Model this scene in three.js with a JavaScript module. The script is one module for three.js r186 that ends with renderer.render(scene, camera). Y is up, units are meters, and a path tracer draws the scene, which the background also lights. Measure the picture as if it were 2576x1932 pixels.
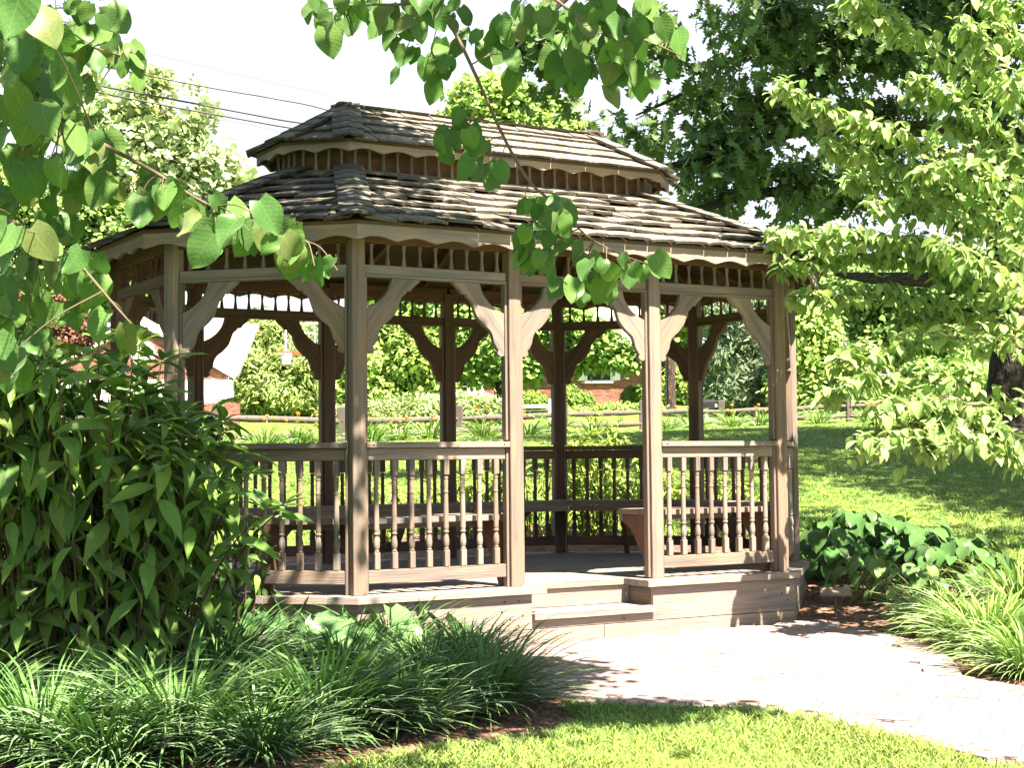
import * as THREE from 'three';
import { RoundedBoxGeometry } from 'three/addons/geometries/RoundedBoxGeometry.js';
import { mergeGeometries } from 'three/addons/utils/BufferGeometryUtils.js';
import { ImprovedNoise } from 'three/addons/math/ImprovedNoise.js';

// ---------------------------------------------------------------- camera, sky, sun, exposure
const scene = new THREE.Scene();
const F = 3916, EYE = 1.19;                                  // focal length for a 2576 px wide frame
const camera = new THREE.PerspectiveCamera(2 * Math.atan(966 / F) * 180 / Math.PI, 2576 / 1932, 0.1, 1500);
camera.position.set(0, EYE, 0);
camera.rotation.order = 'YXZ';
camera.rotation.set(0.049, 0, -0.010);
camera.updateMatrixWorld();
const SUN = new THREE.Vector3(0.60 * 0.495, 0.869, 0.80 * 0.495).normalize();
const skyTex = (() => {
  const w = 256, h = 128, d = new Float32Array(w * h * 4);
  for (let j = 0; j < h; j++) for (let i = 0; i < w; i++) {
    const el = ((j + 0.5) / h - 0.5) * Math.PI, az = ((i + 0.5) / w - 0.5) * 2 * Math.PI;
    const dir = new THREE.Vector3(Math.cos(el) * Math.cos(az), Math.sin(el), Math.cos(el) * Math.sin(az));
    const up = Math.max(0, Math.sin(el)), k = Math.pow(1 - up, 1.6);
    const gl = Math.pow(Math.max(0, dir.dot(SUN)), 14) * 0.2;
    const o = (j * w + i) * 4;
    d[o] = 0.074 + 0.145 * k + gl; d[o + 1] = 0.104 + 0.126 * k + gl * 0.97; d[o + 2] = 0.158 + 0.088 * k + gl * 0.9; d[o + 3] = 1;
  }
  const t = new THREE.DataTexture(d, w, h, THREE.RGBAFormat, THREE.FloatType);
  t.mapping = THREE.EquirectangularReflectionMapping; t.magFilter = t.minFilter = THREE.LinearFilter; t.needsUpdate = true;
  return t;
})();
scene.background = skyTex; scene.environment = skyTex;
const sun = new THREE.DirectionalLight(0xfff1dc, 5);
sun.position.copy(SUN).multiplyScalar(60).add(new THREE.Vector3(0, 0, -14));
sun.target.position.set(0, 0, -14);
sun.castShadow = true; sun.shadow.mapSize.set(4096, 4096);
Object.assign(sun.shadow.camera, { left: -30, right: 30, top: 35, bottom: -35, near: 1, far: 150 });
scene.add(sun, sun.target);
const renderer = new THREE.WebGLRenderer({ antialias: true });
renderer.setSize(1024, 769);
renderer.toneMapping = THREE.LinearToneMapping;
renderer.toneMappingExposure = 7.0;
renderer.shadowMap.enabled = true;

// ---------------------------------------------------------------- helpers
function rng(seed) { let a = seed >>> 0; return () => { a = (a + 0x6D2B79F5) | 0; let t = Math.imul(a ^ (a >>> 15), 1 | a); t = (t + Math.imul(t ^ (t >>> 7), 61 | t)) ^ t; return ((t ^ (t >>> 14)) >>> 0) / 4294967296; }; }
const R0 = rng(7);
const rr = (R, a, b) => a + (b - a) * R();
const V = (x, y, z) => new THREE.Vector3(x, y, z);
const noise = new ImprovedNoise();
const N3 = (x, y, z = 0) => noise.noise(x, y, z);
const lerp = (a, b, t) => a + (b - a) * t, clamp = (x, a, b) => Math.min(b, Math.max(a, x));
const smooth = (a, b, x) => { const t = clamp((x - a) / (b - a), 0, 1); return t * t * (3 - 2 * t); };
// point seen at pixel (x, y) of the 2576 x 1932 photograph, at that depth; pd takes the 2212-wide scale
const at = (x, y, d) => { const v = V((x - 1288) / F, -(y - 966) / F, -1).applyQuaternion(camera.quaternion); return v.multiplyScalar(-d / v.z).add(camera.position); };
const pd = (x, y, d) => at(x * 1.16456, y * 1.16456, d);
const project = p => { const v = p.clone().project(camera); return [(v.x + 1) * 1288, (1 - v.y) * 966, -p.z]; };
const names = {};
const numbered = n => { const k = names[n] = (names[n] ?? -1) + 1; return k ? `${n}_${String(k).padStart(3, '0')}` : n; };
function shadows(o) { o.castShadow = true; o.receiveShadow = true; return o; }
function thing(name, label, category, pos = [0, 0, 0], turn = 0, group) {
  const o = new THREE.Group(); o.name = numbered(name); o.position.set(...pos); o.rotation.y = turn;
  o.userData = { label, category }; if (group) o.userData.group = group;
  scene.add(o); return o;
}
function part(name, geo, mat, parent, pos, turn = 0) {
  const m = shadows(new THREE.Mesh(geo, mat)); m.name = name;
  if (pos) m.position.set(...pos); if (turn) m.rotation.y = turn;
  parent.add(m); return m;
}
function struct(name, geo, mat, label) {
  const m = shadows(new THREE.Mesh(geo, mat)); m.name = numbered(name); m.userData = { kind: 'structure' };
  if (label) m.userData.label = label;
  scene.add(m); return m;
}
// ground height at (x, depth)
const GZ = [[-60, -0.9], [0, -0.30], [10.2, 0.0], [11, 0.035], [12.2, 0.17], [13.2, 0.30], [14.5, 0.44], [18, 0.86], [25, 1.50], [36, 1.85], [45, 2.3], [62, 3.4], [100, 4.6], [500, 8]];
function G(x, d) {
  let y = GZ[GZ.length - 1][1];
  for (let i = 1; i < GZ.length; i++) if (d <= GZ[i][0]) { const t = (d - GZ[i - 1][0]) / (GZ[i][0] - GZ[i - 1][0]); y = lerp(GZ[i - 1][1], GZ[i][1], clamp(t, 0, 1)); break; }
  const far = smooth(14, 26, d);
  y += far * (0.14 * smooth(0, 10, x) - 0.16 * smooth(1, -8, x));
  return y;
}
const inPoly = (pts, x, y) => { let c = false; for (let i = 0, j = pts.length - 1; i < pts.length; j = i++) { const [xi, yi] = pts[i], [xj, yj] = pts[j]; if ((yi > y) !== (yj > y) && x < (xj - xi) * (y - yi) / (yj - yi) + xi) c = !c; } return c; };
function groundHit(px, py) { // pixel of the 2212-wide scale -> [x, depth] on the ground
  let lo = 3, hi = 60; const f = d => { const p = pd(px, py, d); return p.y - G(p.x, d); };
  for (let i = 0; i < 50; i++) { const m = (lo + hi) / 2; if (f(m) > 0) lo = m; else hi = m; }
  const p = pd(px, py, lo); return [p.x, lo];
}

// ---------------------------------------------------------------- textures
function dataTex(w, h, fn, srgb = true) {
  const d = new Uint8Array(w * h * 4);
  for (let j = 0; j < h; j++) for (let i = 0; i < w; i++) { const c = fn(i / w, j / h), o = (j * w + i) * 4; for (let k = 0; k < 3; k++) d[o + k] = clamp(Math.round(c[k] * 255), 0, 255); d[o + 3] = 255; }
  const t = new THREE.DataTexture(d, w, h, THREE.RGBAFormat); t.wrapS = t.wrapT = THREE.RepeatWrapping;
  t.magFilter = THREE.LinearFilter; t.minFilter = THREE.LinearMipmapLinearFilter; t.generateMipmaps = true;
  if (srgb) t.colorSpace = THREE.SRGBColorSpace; t.needsUpdate = true; return t;
}
// tileable noise: P periods across the tile
const tn = (u, v, pu, pv, s) => { // blend of four shifted lookups
  const a = N3(u * pu, v * pv, s), b = N3((u - 1) * pu, v * pv, s), c = N3(u * pu, (v - 1) * pv, s), d = N3((u - 1) * pu, (v - 1) * pv, s);
  return lerp(lerp(a, b, u), lerp(c, d, u), v);
};
const grain = (u, v) => {
  const w = tn(u, v, 2, 3, 3.1) * 0.05;
  const a = tn(u, (v + w + 1) % 1, 3, 46, 1.7), b = tn(u, v, 9, 120, 9.2), c = tn(u, (v + w * 2 + 1) % 1, 1.3, 12, 5.5);
  return [a, b, c];
};
const woodTex = dataTex(512, 512, (u, v) => {
  const [a, b, c] = grain(u, v); const blot = tn(u, v, 3, 4, 20.3);
  const crack = Math.pow(Math.max(0, a * 1.6 - 0.25), 1.0);
  const k = clamp(0.82 + a * 0.13 + b * 0.13 + c * 0.16 - crack * 0.3 + blot * 0.18, 0.15, 1);
  const st = Math.max(0, tn(u, v, 2, 2, 41.7) + tn(u, v, 6, 9, 43.1) * 0.5 - 0.12) * 0.55; return [k * (1 + blot * 0.1) - st * 0.5, k * (0.985 - c * 0.05) - st * 0.5, k * (0.965 - c * 0.10 - blot * 0.14) - st * 0.46];
});
const woodBump = dataTex(512, 512, (u, v) => { const [a, b, c] = grain(u, v); const k = 0.6 + a * 0.4 + b * 0.35 + c * 0.15 - Math.max(0, a - 0.2) * 0.8; return [k, k, k]; }, false);
const shingleTex = dataTex(512, 512, (u, v) => {
  const a = tn(u, v, 40, 3, 2.3), b = tn(u, v, 110, 9, 7.7), c = tn(u, v, 5, 4, 4.4);
  const k = clamp(0.74 + a * 0.24 + b * 0.22 + c * 0.3, 0.15, 1);
  return [k, k * 0.985, k * (0.95 + c * 0.06)];
});
const shingleBump = dataTex(512, 512, (u, v) => { const k = 0.55 + tn(u, v, 40, 3, 2.3) * 0.45 + tn(u, v, 110, 9, 7.7) * 0.4; return [k, k, k]; }, false);
const lichenTex = dataTex(512, 512, (u, v) => {
  const a = tn(u, v, 40, 3, 2.3), c = tn(u, v, 5, 4, 4.4);
  const k = clamp(0.70 + a * 0.26 + c * 0.3, 0.15, 1);
  const sp = tn(u, v, 9, 8, 31.5) + tn(u, v, 26, 24, 33.1) * 0.5 + tn(u, v, 60, 60, 35.1) * 0.25;
  if (sp > 0.27) { const q = 0.85 + sp * 0.25; return [q * 0.93, q, q * 0.86]; }
  return [k, k * 0.985, k * 0.95];
});
const mulchTex = dataTex(512, 512, (u, v) => {
  const a = tn(u, v, 8, 8, 1.1), b = tn(u, v, 50, 30, 2.2), c = tn(u, v, 30, 70, 4.2);
  const k = clamp(0.62 + a * 0.3 + b * 0.5 + c * 0.4, 0.08, 1); return [k, k * 0.86, k * 0.78];
});
const lawnTex = dataTex(512, 512, (u, v) => {
  const a = tn(u, v, 6, 6, 8.8), b = tn(u, v, 40, 40, 5.2), c = tn(u, v, 110, 110, 3.7);
  const k = clamp(0.72 + a * 0.2 + b * 0.25 + c * 0.35, 0.1, 1); return [k * (0.95 + a * 0.25), k, k * 0.8];
});
const brickTex = dataTex(256, 256, (u, v) => { const k = clamp(0.82 + tn(u, v, 7, 7, 1.5) * 0.25 + tn(u, v, 50, 50, 2.5) * 0.35, 0.2, 1); return [k, k * 0.98, k * 0.96]; });
const barkTex = dataTex(256, 512, (u, v) => { const a = tn(u, v, 14, 5, 3.3), b = tn(u, v, 34, 14, 6.1); const k = clamp(0.62 + a * 0.75 + b * 0.5, 0.08, 1); return [k, k * 0.95, k * 0.9]; });
const leafTex = (() => {   // veins: u across the blade, v from base to tip
  return dataTex(128, 256, (u, v) => {
    const x = Math.abs(u - 0.5) * 2; let k = 0.86 + N3(u * 14, v * 20, 3) * 0.12;
    if (x < 0.035) k = 0.97;
    const s = (v * 8 - x * 1.7); const q = Math.abs(s - Math.round(s)); if (q < 0.08) k = Math.min(1, k + 0.04); else if (q < 0.2) k -= 0.02;
    return [k, k, k * 0.96];
  });
})();
const leafBump = dataTex(128, 256, (u, v) => {
  const x = Math.abs(u - 0.5) * 2; const s = (v * 8 - x * 1.7), q = Math.abs(s - Math.round(s)); let k = 0.35 + 0.6 * Math.min(1, q * 2.2);
  if (x < 0.05) k *= 0.2 + x * 14; k += N3(u * 20, v * 30, 5) * 0.12; return [k, k, k];
}, false);

// ---------------------------------------------------------------- materials
const std = (c, o = {}) => { const m = new THREE.MeshStandardMaterial({ roughness: 0.85, ...o }); m.color.setRGB(...c); return m; };
const wood = c => std(c, { map: woodTex, bumpMap: woodBump, bumpScale: 0.004, roughness: 0.82 });
const M = {
  wood: wood([0.29, 0.235, 0.208]), woodB: wood([0.345, 0.285, 0.255]), woodC: wood([0.245, 0.195, 0.17]), woodD: wood([0.295, 0.262, 0.244]), woodE: wood([0.275, 0.205, 0.167]),
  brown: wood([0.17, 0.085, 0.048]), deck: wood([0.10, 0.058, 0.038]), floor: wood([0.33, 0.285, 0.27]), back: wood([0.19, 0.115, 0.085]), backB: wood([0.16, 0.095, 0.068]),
  hole: std([0.03, 0.02, 0.015]),
  mulch: std([0.36, 0.26, 0.21], { map: mulchTex, bumpMap: mulchTex, bumpScale: 0.02, roughness: 1 }),
  lawn: std([0.195, 0.285, 0.046], { map: lawnTex, bumpMap: lawnTex, bumpScale: 0.02, roughness: 1 }),
  sand: std([0.16, 0.14, 0.125], { map: brickTex, roughness: 1 }),
  bark: std([0.16, 0.115, 0.09], { map: barkTex, bumpMap: barkTex, bumpScale: 0.03, roughness: 1 }),
  barkDark: std([0.058, 0.045, 0.037], { map: barkTex, bumpMap: barkTex, bumpScale: 0.04, roughness: 1 }),
  twig: std([0.095, 0.07, 0.042], { roughness: 0.9 }), stemGreen: std([0.13, 0.17, 0.05]), stemRed: std([0.055, 0.03, 0.02]),
  metal: std([0.12, 0.09, 0.07], { roughness: 0.45, metalness: 0.6 }), plate: std([0.45, 0.33, 0.25], { map: brickTex, roughness: 0.5, metalness: 0.4 }),
  white: std([0.78, 0.77, 0.75], { roughness: 0.6 }), greyWood: std([0.13, 0.11, 0.095], { map: woodTex, bumpMap: woodBump, bumpScale: 0.006 }), black: std([0.02, 0.02, 0.022], { roughness: 0.4 }),
  wire: std([0.03, 0.03, 0.035], { roughness: 0.6 }), orange: std([0.75, 0.08, 0.02], { roughness: 0.5 }), rope: std([0.75, 0.74, 0.7], { roughness: 0.9 }),
};
const leafMat = (c, o = {}) => { const m = new THREE.MeshPhysicalMaterial({ specularIntensity: 0.5, side: THREE.DoubleSide, roughness: 0.95, transmission: 0.30, thickness: 0, clearcoat: 0.25, clearcoatRoughness: 0.38, ...o }); m.color.setRGB(...c); return m; };
const pal = (c, k, o) => k.map(([s, w]) => leafMat([c[0] * s * w, c[1] * s, c[2] * s], o));
const TONES = [[1, 1], [0.8, 0.9], [1.2, 1.08], [0.92, 1.15], [1.1, 0.92]];

// ---------------------------------------------------------------- geometry helpers
function boardUV(g, ax, seed = R0()) { // grain along axis ax, uv in metres, another cut of the texture for each board
  const p = g.attributes.position, n = g.attributes.normal, uv = new Float32Array(p.count * 2), ou = seed * 7.3, ov = seed * 13.7;
  for (let i = 0; i < p.count; i++) {
    const q = [p.getX(i), p.getY(i), p.getZ(i)], m = [Math.abs(n.getX(i)), Math.abs(n.getY(i)), Math.abs(n.getZ(i))];
    let o = [0, 1, 2].filter(k => k !== ax); o = m[o[0]] < m[o[1]] ? o[0] : o[1];
    uv[2 * i] = q[ax] / 1.2 + ou; uv[2 * i + 1] = q[o] / 0.3 + ov;
  }
  g.setAttribute('uv', new THREE.BufferAttribute(uv, 2)); return g;
}
function box(x, y, z, px = 0, py = 0, pz = 0) { const s = [x, y, z], g = new THREE.BoxGeometry(x, y, z); g.translate(px, py, pz); return boardUV(g, s.indexOf(Math.max(...s))); }
function rbox(x, y, z, px = 0, py = 0, pz = 0, r = 0.005) { const s = [x, y, z], g = new RoundedBoxGeometry(x, y, z, 1, r); g.translate(px, py, pz); const h = g.index ? g.toNonIndexed() : g; return boardUV(h, s.indexOf(Math.max(...s))); }
function prism(pts, y0, y1, ax = 0) { // polygon in (x, z), between two heights
  const s = new THREE.Shape(pts.map(p => new THREE.Vector2(p[0], -p[1])));
  const g = new THREE.ExtrudeGeometry(s, { depth: y1 - y0, bevelEnabled: false }); g.rotateX(-Math.PI / 2); g.translate(0, y0, 0);
  return boardUV(g, ax);
}
const mat4 = (p, x, y, z, s = 1) => new THREE.Matrix4().makeBasis(x.clone().multiplyScalar(s), y.clone().multiplyScalar(s), z.clone().multiplyScalar(s)).setPosition(p);
function tube(pts, radii, seg = 7, uvs = 3) { // tapered tube through points
  const curve = new THREE.CatmullRomCurve3(pts, false, 'centripetal'), n = Math.max(2, Math.min(60, (pts.length - 1) * 4)), fr = curve.computeFrenetFrames(n, false);
  const pos = [], nor = [], uv = [], idx = [];
  for (let i = 0; i <= n; i++) {
    const t = i / n, c = curve.getPoint(t), f = t * (radii.length - 1), k = Math.min(radii.length - 2, Math.floor(f)), r = lerp(radii[k], radii[k + 1], f - k);
    const ti = Math.min(n, Math.round(curve.getUtoTmapping ? t * n : i));
    const N = fr.normals[ti], B = fr.binormals[ti];
    for (let j = 0; j <= seg; j++) { const a = j / seg * 2 * Math.PI, q = N.clone().multiplyScalar(Math.cos(a)).addScaledVector(B, Math.sin(a)); nor.push(q.x, q.y, q.z); pos.push(c.x + q.x * r, c.y + q.y * r, c.z + q.z * r); uv.push(j / seg * Math.max(1, Math.round(r * 6)), t * uvs); }
  }
  for (let i = 0; i < n; i++) for (let j = 0; j < seg; j++) { const a = i * (seg + 1) + j, b = a + seg + 1; idx.push(a, a + 1, b, b, a + 1, b + 1); }
  const g = new THREE.BufferGeometry(); g.setAttribute('position', new THREE.Float32BufferAttribute(pos, 3)); g.setAttribute('normal', new THREE.Float32BufferAttribute(nor, 3)); g.setAttribute('uv', new THREE.Float32BufferAttribute(uv, 2)); g.setIndex(idx); return g;
}
const merge = (gs, col = false) => mergeGeometries(gs.map(g => { const h = g.index ? g.toNonIndexed() : g; for (const k of Object.keys(h.attributes)) if (!['position', 'normal', 'uv'].includes(k) && !(col && k === 'color')) h.deleteAttribute(k); if (!h.attributes.uv) h.setAttribute('uv', new THREE.Float32BufferAttribute(new Float32Array(h.attributes.position.count * 2), 2)); return h; }));
// a leaf hangs from the origin towards -Y, its upper face to +Z
const LEAF = {
  heart: t => t < 0.06 ? 0.55 + t * 5 : Math.pow(Math.sin(Math.PI * Math.pow(clamp((t + 0.20) / 1.20, 0, 1), 0.92)), 0.75) * (1 - 0.12 * t),
  oval: t => Math.pow(Math.sin(Math.PI * Math.pow(t, 0.78)), 0.9),
  lance: t => Math.pow(Math.sin(Math.PI * Math.pow(t, 0.70)), 1.05),
  dog: t => Math.pow(Math.sin(Math.PI * Math.pow(t, 0.85)), 0.95),
};
function leafGeo(kind, L, W, curl = 0.25, fold = 0.2, nL = 6, wave = 0, seed = 1, stem = 0) {
  const R = rng(seed), w = LEAF[kind], pos = [], uv = [], idx = [], ph = R() * 6, bend = rr(R, -0.06, 0.06);
  for (let i = 0; i <= nL; i++) {
    const t = i / nL, hw = i === nL ? 0.0008 : (i === 0 && kind !== 'heart' ? 0.05 : Math.max(0.04, w(t))) * W / 2;
    const a = curl * t, y = -L * (curl ? Math.sin(a) / curl : t), z = -L * (curl ? (1 - Math.cos(a)) / curl : 0), bx = bend * L * t * t;
    for (const s of [-1, -0.5, 0, 0.5, 1]) {
      const wv = wave * W * Math.sin(ph + t * 9 + s * 2) * Math.abs(s), lift = Math.abs(s) * hw * fold + (kind === 'heart' && i === 0 ? 0 : 0);
      const back = kind === 'heart' && i === 0 ? Math.abs(s) * 0.10 * L : 0;
      pos.push(bx + s * hw, y + back, z + lift + wv); uv.push(0.5 + s * 0.5, t);
    }
  }
  for (let i = 0; i < nL; i++) for (let j = 0; j < 4; j++) { const a = i * 5 + j, b = a + 5; idx.push(a, b, a + 1, a + 1, b, b + 1); }
  const g = new THREE.BufferGeometry(); g.setAttribute('position', new THREE.Float32BufferAttribute(pos, 3)); g.setAttribute('uv', new THREE.Float32BufferAttribute(uv, 2)); g.setIndex(idx);
  if (stem) g.translate(0, -stem, 0);
  g.computeVertexNormals(); return g;
}
// matrix of a leaf at p whose tip points along d, upper face turned towards n
function leafMatrix(p, d, n, s = 1) {
  const y = d.clone().normalize().negate(); const z = n.clone().addScaledVector(y, -n.dot(y)); if (z.lengthSq() < 1e-6) z.set(0.3, 0.5, 1).addScaledVector(y, -(0.3 * y.x + 0.5 * y.y + y.z)); z.normalize();
  const x = new THREE.Vector3().crossVectors(y, z); return mat4(p, x, y, z, s);
}
// leaves gathered here: those that show largest become parts of their own, the rest one part of kind "stuff"
class Leaves {
  constructor(geos, mats) { this.g = geos; this.m = mats; this.list = []; }
  add(m, tone = null) { this.list.push({ m, k: this.list.length, tone }); }
  build(parent, most, name = 'leaf', rest = 'leaves') {
    parent.updateMatrixWorld(true); const q = V(0, 0, 0);
    for (const l of this.list) { q.setFromMatrixPosition(l.m).applyMatrix4(parent.matrixWorld); const [x, y, d] = project(q); l.w = d > 0 && x > -60 && x < 2636 && y > -80 && y < 2000 ? 1 / d : -1; }
    const by = [...this.list].sort((a, b) => b.w - a.w || a.k - b.k), R = rng(this.list.length + 5);
    const one = by.filter((l, i) => i < most && l.w > 0), others = by.slice(one.length);
    for (const l of one) { const m = part(name, this.g[Math.floor(R() * this.g.length)], this.m[l.tone ?? Math.floor(R() * this.m.length)], parent); m.applyMatrix4(l.m); }
    if (others.length) {
      const im = shadows(new THREE.InstancedMesh(this.g[0], this.m[0], others.length)); im.name = rest; im.userData.kind = 'stuff'; const c = new THREE.Color();
      others.forEach((l, i) => { im.setMatrixAt(i, l.m); const k = rr(R, 0.75, 1.3); c.setRGB(k * rr(R, 0.85, 1.12), k, k * rr(R, 0.8, 1.1)); im.setColorAt(i, c); });
      parent.add(im);
    }
    return this;
  }
}
// small sprays of leaves for crowns seen from afar
function spray(n, size, kind, seed, spread = 1, flat = 0.6) {
  const R = rng(seed), gs = [];
  for (let i = 0; i < n; i++) {
    const g = kind === 'oak' ? oakLeaf(size * rr(R, 0.75, 1.2)) : kind === 'needle' ? needleTuft(size * rr(R, 0.7, 1.2), R) : simpleLeaf(size * rr(R, 0.7, 1.25), kind === 'round' ? 0.8 : 0.5);
    const d = V(rr(R, -1, 1), rr(R, -1, 0.55), rr(R, -1, 1)).normalize(), nn = V(rr(R, -0.6, 0.6), 1, rr(R, -0.6, 0.6));
    const p = V(rr(R, -1, 1), rr(R, -1, 1) * flat, rr(R, -1, 1)).multiplyScalar(size * 1.5 * spread);
    g.applyMatrix4(leafMatrix(p, d, nn)); gs.push(g);
  }
  return mergeGeometries(gs);
}
function polyLeaf(pts, fold = 0.15) { // symmetric outline: pts of the right half from base to tip
  const pos = [], idx = [], uv = [];
  pts.forEach(([x, y]) => { pos.push(-x, -y, Math.abs(x) * fold, 0, -y, 0, x, -y, Math.abs(x) * fold); uv.push(0, y, 0.5, y, 1, y); });
  for (let i = 0; i < pts.length - 1; i++) { const a = i * 3; for (const k of [0, 1]) idx.push(a + k, a + k + 3, a + k + 1, a + k + 1, a + k + 3, a + k + 4); }
  const g = new THREE.BufferGeometry(); g.setAttribute('position', new THREE.Float32BufferAttribute(pos, 3)); g.setAttribute('uv', new THREE.Float32BufferAttribute(uv, 2)); g.setIndex(idx); g.computeVertexNormals(); return g;
}
const simpleLeaf = (s, w) => polyLeaf([[0.01, 0], [w * 0.42, 0.3], [w * 0.45, 0.55], [0.002, 1]].map(p => [p[0] * s, p[1] * s]));
const oakLeaf = s => polyLeaf([[0.02, 0], [0.16, 0.2], [0.08, 0.3], [0.36, 0.42], [0.12, 0.52], [0.40, 0.68], [0.12, 0.76], [0.2, 0.9], [0.002, 1]].map(p => [p[0] * s, p[1] * s]));
function needleTuft(s, R) { return polyLeaf([[0.02, 0], [0.13, 0.25], [0.10, 0.6], [0.002, 1]].map(p => [p[0] * s, p[1] * s])); }
// a crown: sprays spread through lumps (ellipsoids [x, y, z, rx, ry, rz, weight]) in the tree's own axes
function crown(parent, name, geo, mat, n, lumps, seed, o = {}) {
  const R = rng(seed), im = shadows(new THREE.InstancedMesh(geo, mat, n)), c = new THREE.Color(), tot = lumps.reduce((s, l) => s + (l[6] ?? l[3] * l[4] * l[5]), 0);
  const up = V(0, 1, 0), gap = o.gap ?? 0.0, gs = o.gapScale ?? 0.8, pw = o.power ?? 0.45; let k = 0, guard = 0;
  while (k < n && guard++ < n * 30) {
    let t = R() * tot, l = lumps[0]; for (const q of lumps) { t -= q[6] ?? q[3] * q[4] * q[5]; if (t <= 0) { l = q; break; } }
    const d = V(rr(R, -1, 1), rr(R, -1, 1), rr(R, -1, 1)); if (d.lengthSq() > 1 || d.lengthSq() < 1e-3) continue;
    d.normalize(); const r = Math.pow(R(), pw), p = V(l[0] + d.x * l[3] * r, l[1] + d.y * l[4] * r, l[2] + d.z * l[5] * r);
    if (N3(p.x / gs + seed, p.y / gs, p.z / gs) < gap - 0.35) continue;
    if (o.floor !== undefined && p.y < o.floor) continue;
    const out = d.clone().multiplyScalar(o.out ?? 0.6).add(V(rr(R, -1, 1), rr(R, -1, 1), rr(R, -1, 1)).multiplyScalar(0.55)).addScaledVector(up, o.lift ?? 0.5).normalize();
    const side = V(rr(R, -1, 1), rr(R, -0.4, 0.4), rr(R, -1, 1)), x = side.addScaledVector(out, -side.dot(out)).normalize(), z = new THREE.Vector3().crossVectors(x, out);
    im.setMatrixAt(k, mat4(p, x, out, z, rr(R, o.smin ?? 0.7, o.smax ?? 1.3)));
    const b = rr(R, 0.7, 1.3) * (1 + 0.25 * N3(p.x * 0.9, p.y * 0.9, p.z * 0.9 + seed)); c.setRGB(b * rr(R, 0.88, 1.14), b, b * rr(R, 0.8, 1.1)); im.setColorAt(k, c); k++;
  }
  im.count = k; im.name = name; im.userData.kind = 'stuff'; parent.add(im); return im;
}

// ---------------------------------------------------------------- the setting: ground, beds, path
const GAZ = { x: 0.47, d: 10.18, th: 0.536 }, FL = 0.393;
const gaz2world = (u, v) => [GAZ.x + u * Math.cos(GAZ.th) - v * Math.sin(GAZ.th), GAZ.d + u * Math.sin(GAZ.th) + v * Math.cos(GAZ.th)];
const world2gaz = (x, d) => { const a = x - GAZ.x, b = d - GAZ.d; return [a * Math.cos(GAZ.th) + b * Math.sin(GAZ.th), -a * Math.sin(GAZ.th) + b * Math.cos(GAZ.th)]; };
function sheet(xs, ds, lift, keep, scale, jitter = 0) { // a sheet laid on the ground over a grid
  const pos = [], uv = [], idx = [], R = rng(99), nx = xs.length, used = new Map();
  const P = (i, j) => { const k = i + j * nx; if (used.has(k)) return used.get(k); const x = xs[i] + rr(R, -jitter, jitter), d = ds[j] + rr(R, -jitter, jitter); used.set(k, pos.length / 3); pos.push(x, G(x, d) + (typeof lift === 'function' ? lift(x, d) : lift), -d); uv.push(x * scale, d * scale); return used.get(k); };
  for (let j = 0; j < ds.length - 1; j++) for (let i = 0; i < nx - 1; i++) {
    if (keep && !keep((xs[i] + xs[i + 1]) / 2, (ds[j] + ds[j + 1]) / 2)) continue;
    const a = P(i, j), b = P(i + 1, j), c = P(i, j + 1), e = P(i + 1, j + 1); idx.push(a, b, c, b, e, c);
  }
  const g = new THREE.BufferGeometry(); g.setAttribute('position', new THREE.Float32BufferAttribute(pos, 3)); g.setAttribute('uv', new THREE.Float32BufferAttribute(uv, 2)); g.setIndex(idx); g.computeVertexNormals(); return g;
}
const range = (a, b, s) => { const o = []; for (let x = a; x < b - 1e-9; x += s) o.push(x); o.push(b); return o; };
struct('ground', sheet([-500, -150, -60, -30, ...range(-18, 18, 0.5), 30, 60, 150, 500], [-60, -20, -5, ...range(0, 44, 0.5), 52, 60, 80, 120, 200, 500], 0, null, 0.7), M.lawn, 'mown green lawn sloping up behind the gazebo');
// outlines on the ground, [x, depth]
const pathPts = [[760, 1392], [1185, 1500], [1228, 1528], [1290, 1534], [1480, 1546], [1650, 1555], [1755, 1567], [1850, 1588], [2000, 1622], [2140, 1658], [2400, 1720]].map(p => groundHit(...p));
pathPts.push([7, 7.0], ...[[2500, 1530], [2212, 1500], [2140, 1488], [2075, 1474], [2055, 1440], [2000, 1402], [1850, 1365], [1700, 1339]].map(p => groundHit(...p)));
pathPts.push(gaz2world(1.72, -0.05), gaz2world(1.5, 0.05), gaz2world(-1.6, 0.05));
const bedRight = [...[[1690, 1345], [1700, 1339], [1850, 1365], [2000, 1402], [2055, 1440], [2075, 1474], [2140, 1488], [2212, 1500], [2500, 1530]].map(p => groundHit(...p)), [7.5, 8.6], [5.6, 10.1], [4.4, 11.6], [3.6, 12.6], [2.2, 13.0], [1.9, 12.0]];
const bedLeft = [...[[1240, 1526], [1265, 1560], [1205, 1590], [1100, 1605], [960, 1628], [800, 1660], [600, 1700], [0, 1760]].map(p => groundHit(...p)), [-4, 6.6], [-5.5, 9], [-4.2, 11.6], [-2.6, 11.6], [-2, 10], gaz2world(-1.6, 0.1), gaz2world(-0.4, 0.1)];
const bedBack = [gaz2world(-2.9, 1.0), gaz2world(-3.3, 2.4), gaz2world(-1.9, 4.6), gaz2world(2.4, 4.7), gaz2world(3.4, 2.8), gaz2world(3.2, 1.0), gaz2world(2.0, 0.8), gaz2world(0, 1.5)];
const inGazebo = (x, d) => { const [u, v] = world2gaz(x, d), w = Math.abs(u), y = v - 1.4425; return w < 2.58 && Math.abs(y) < 1.55 && (w - 1.6) + Math.abs(y) < 1.62 - 0.02; };
const nearEdge = (x, d) => N3(x * 3, d * 3, 4) * 0.05 + N3(x * 9, d * 9, 2) * 0.03;
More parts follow.
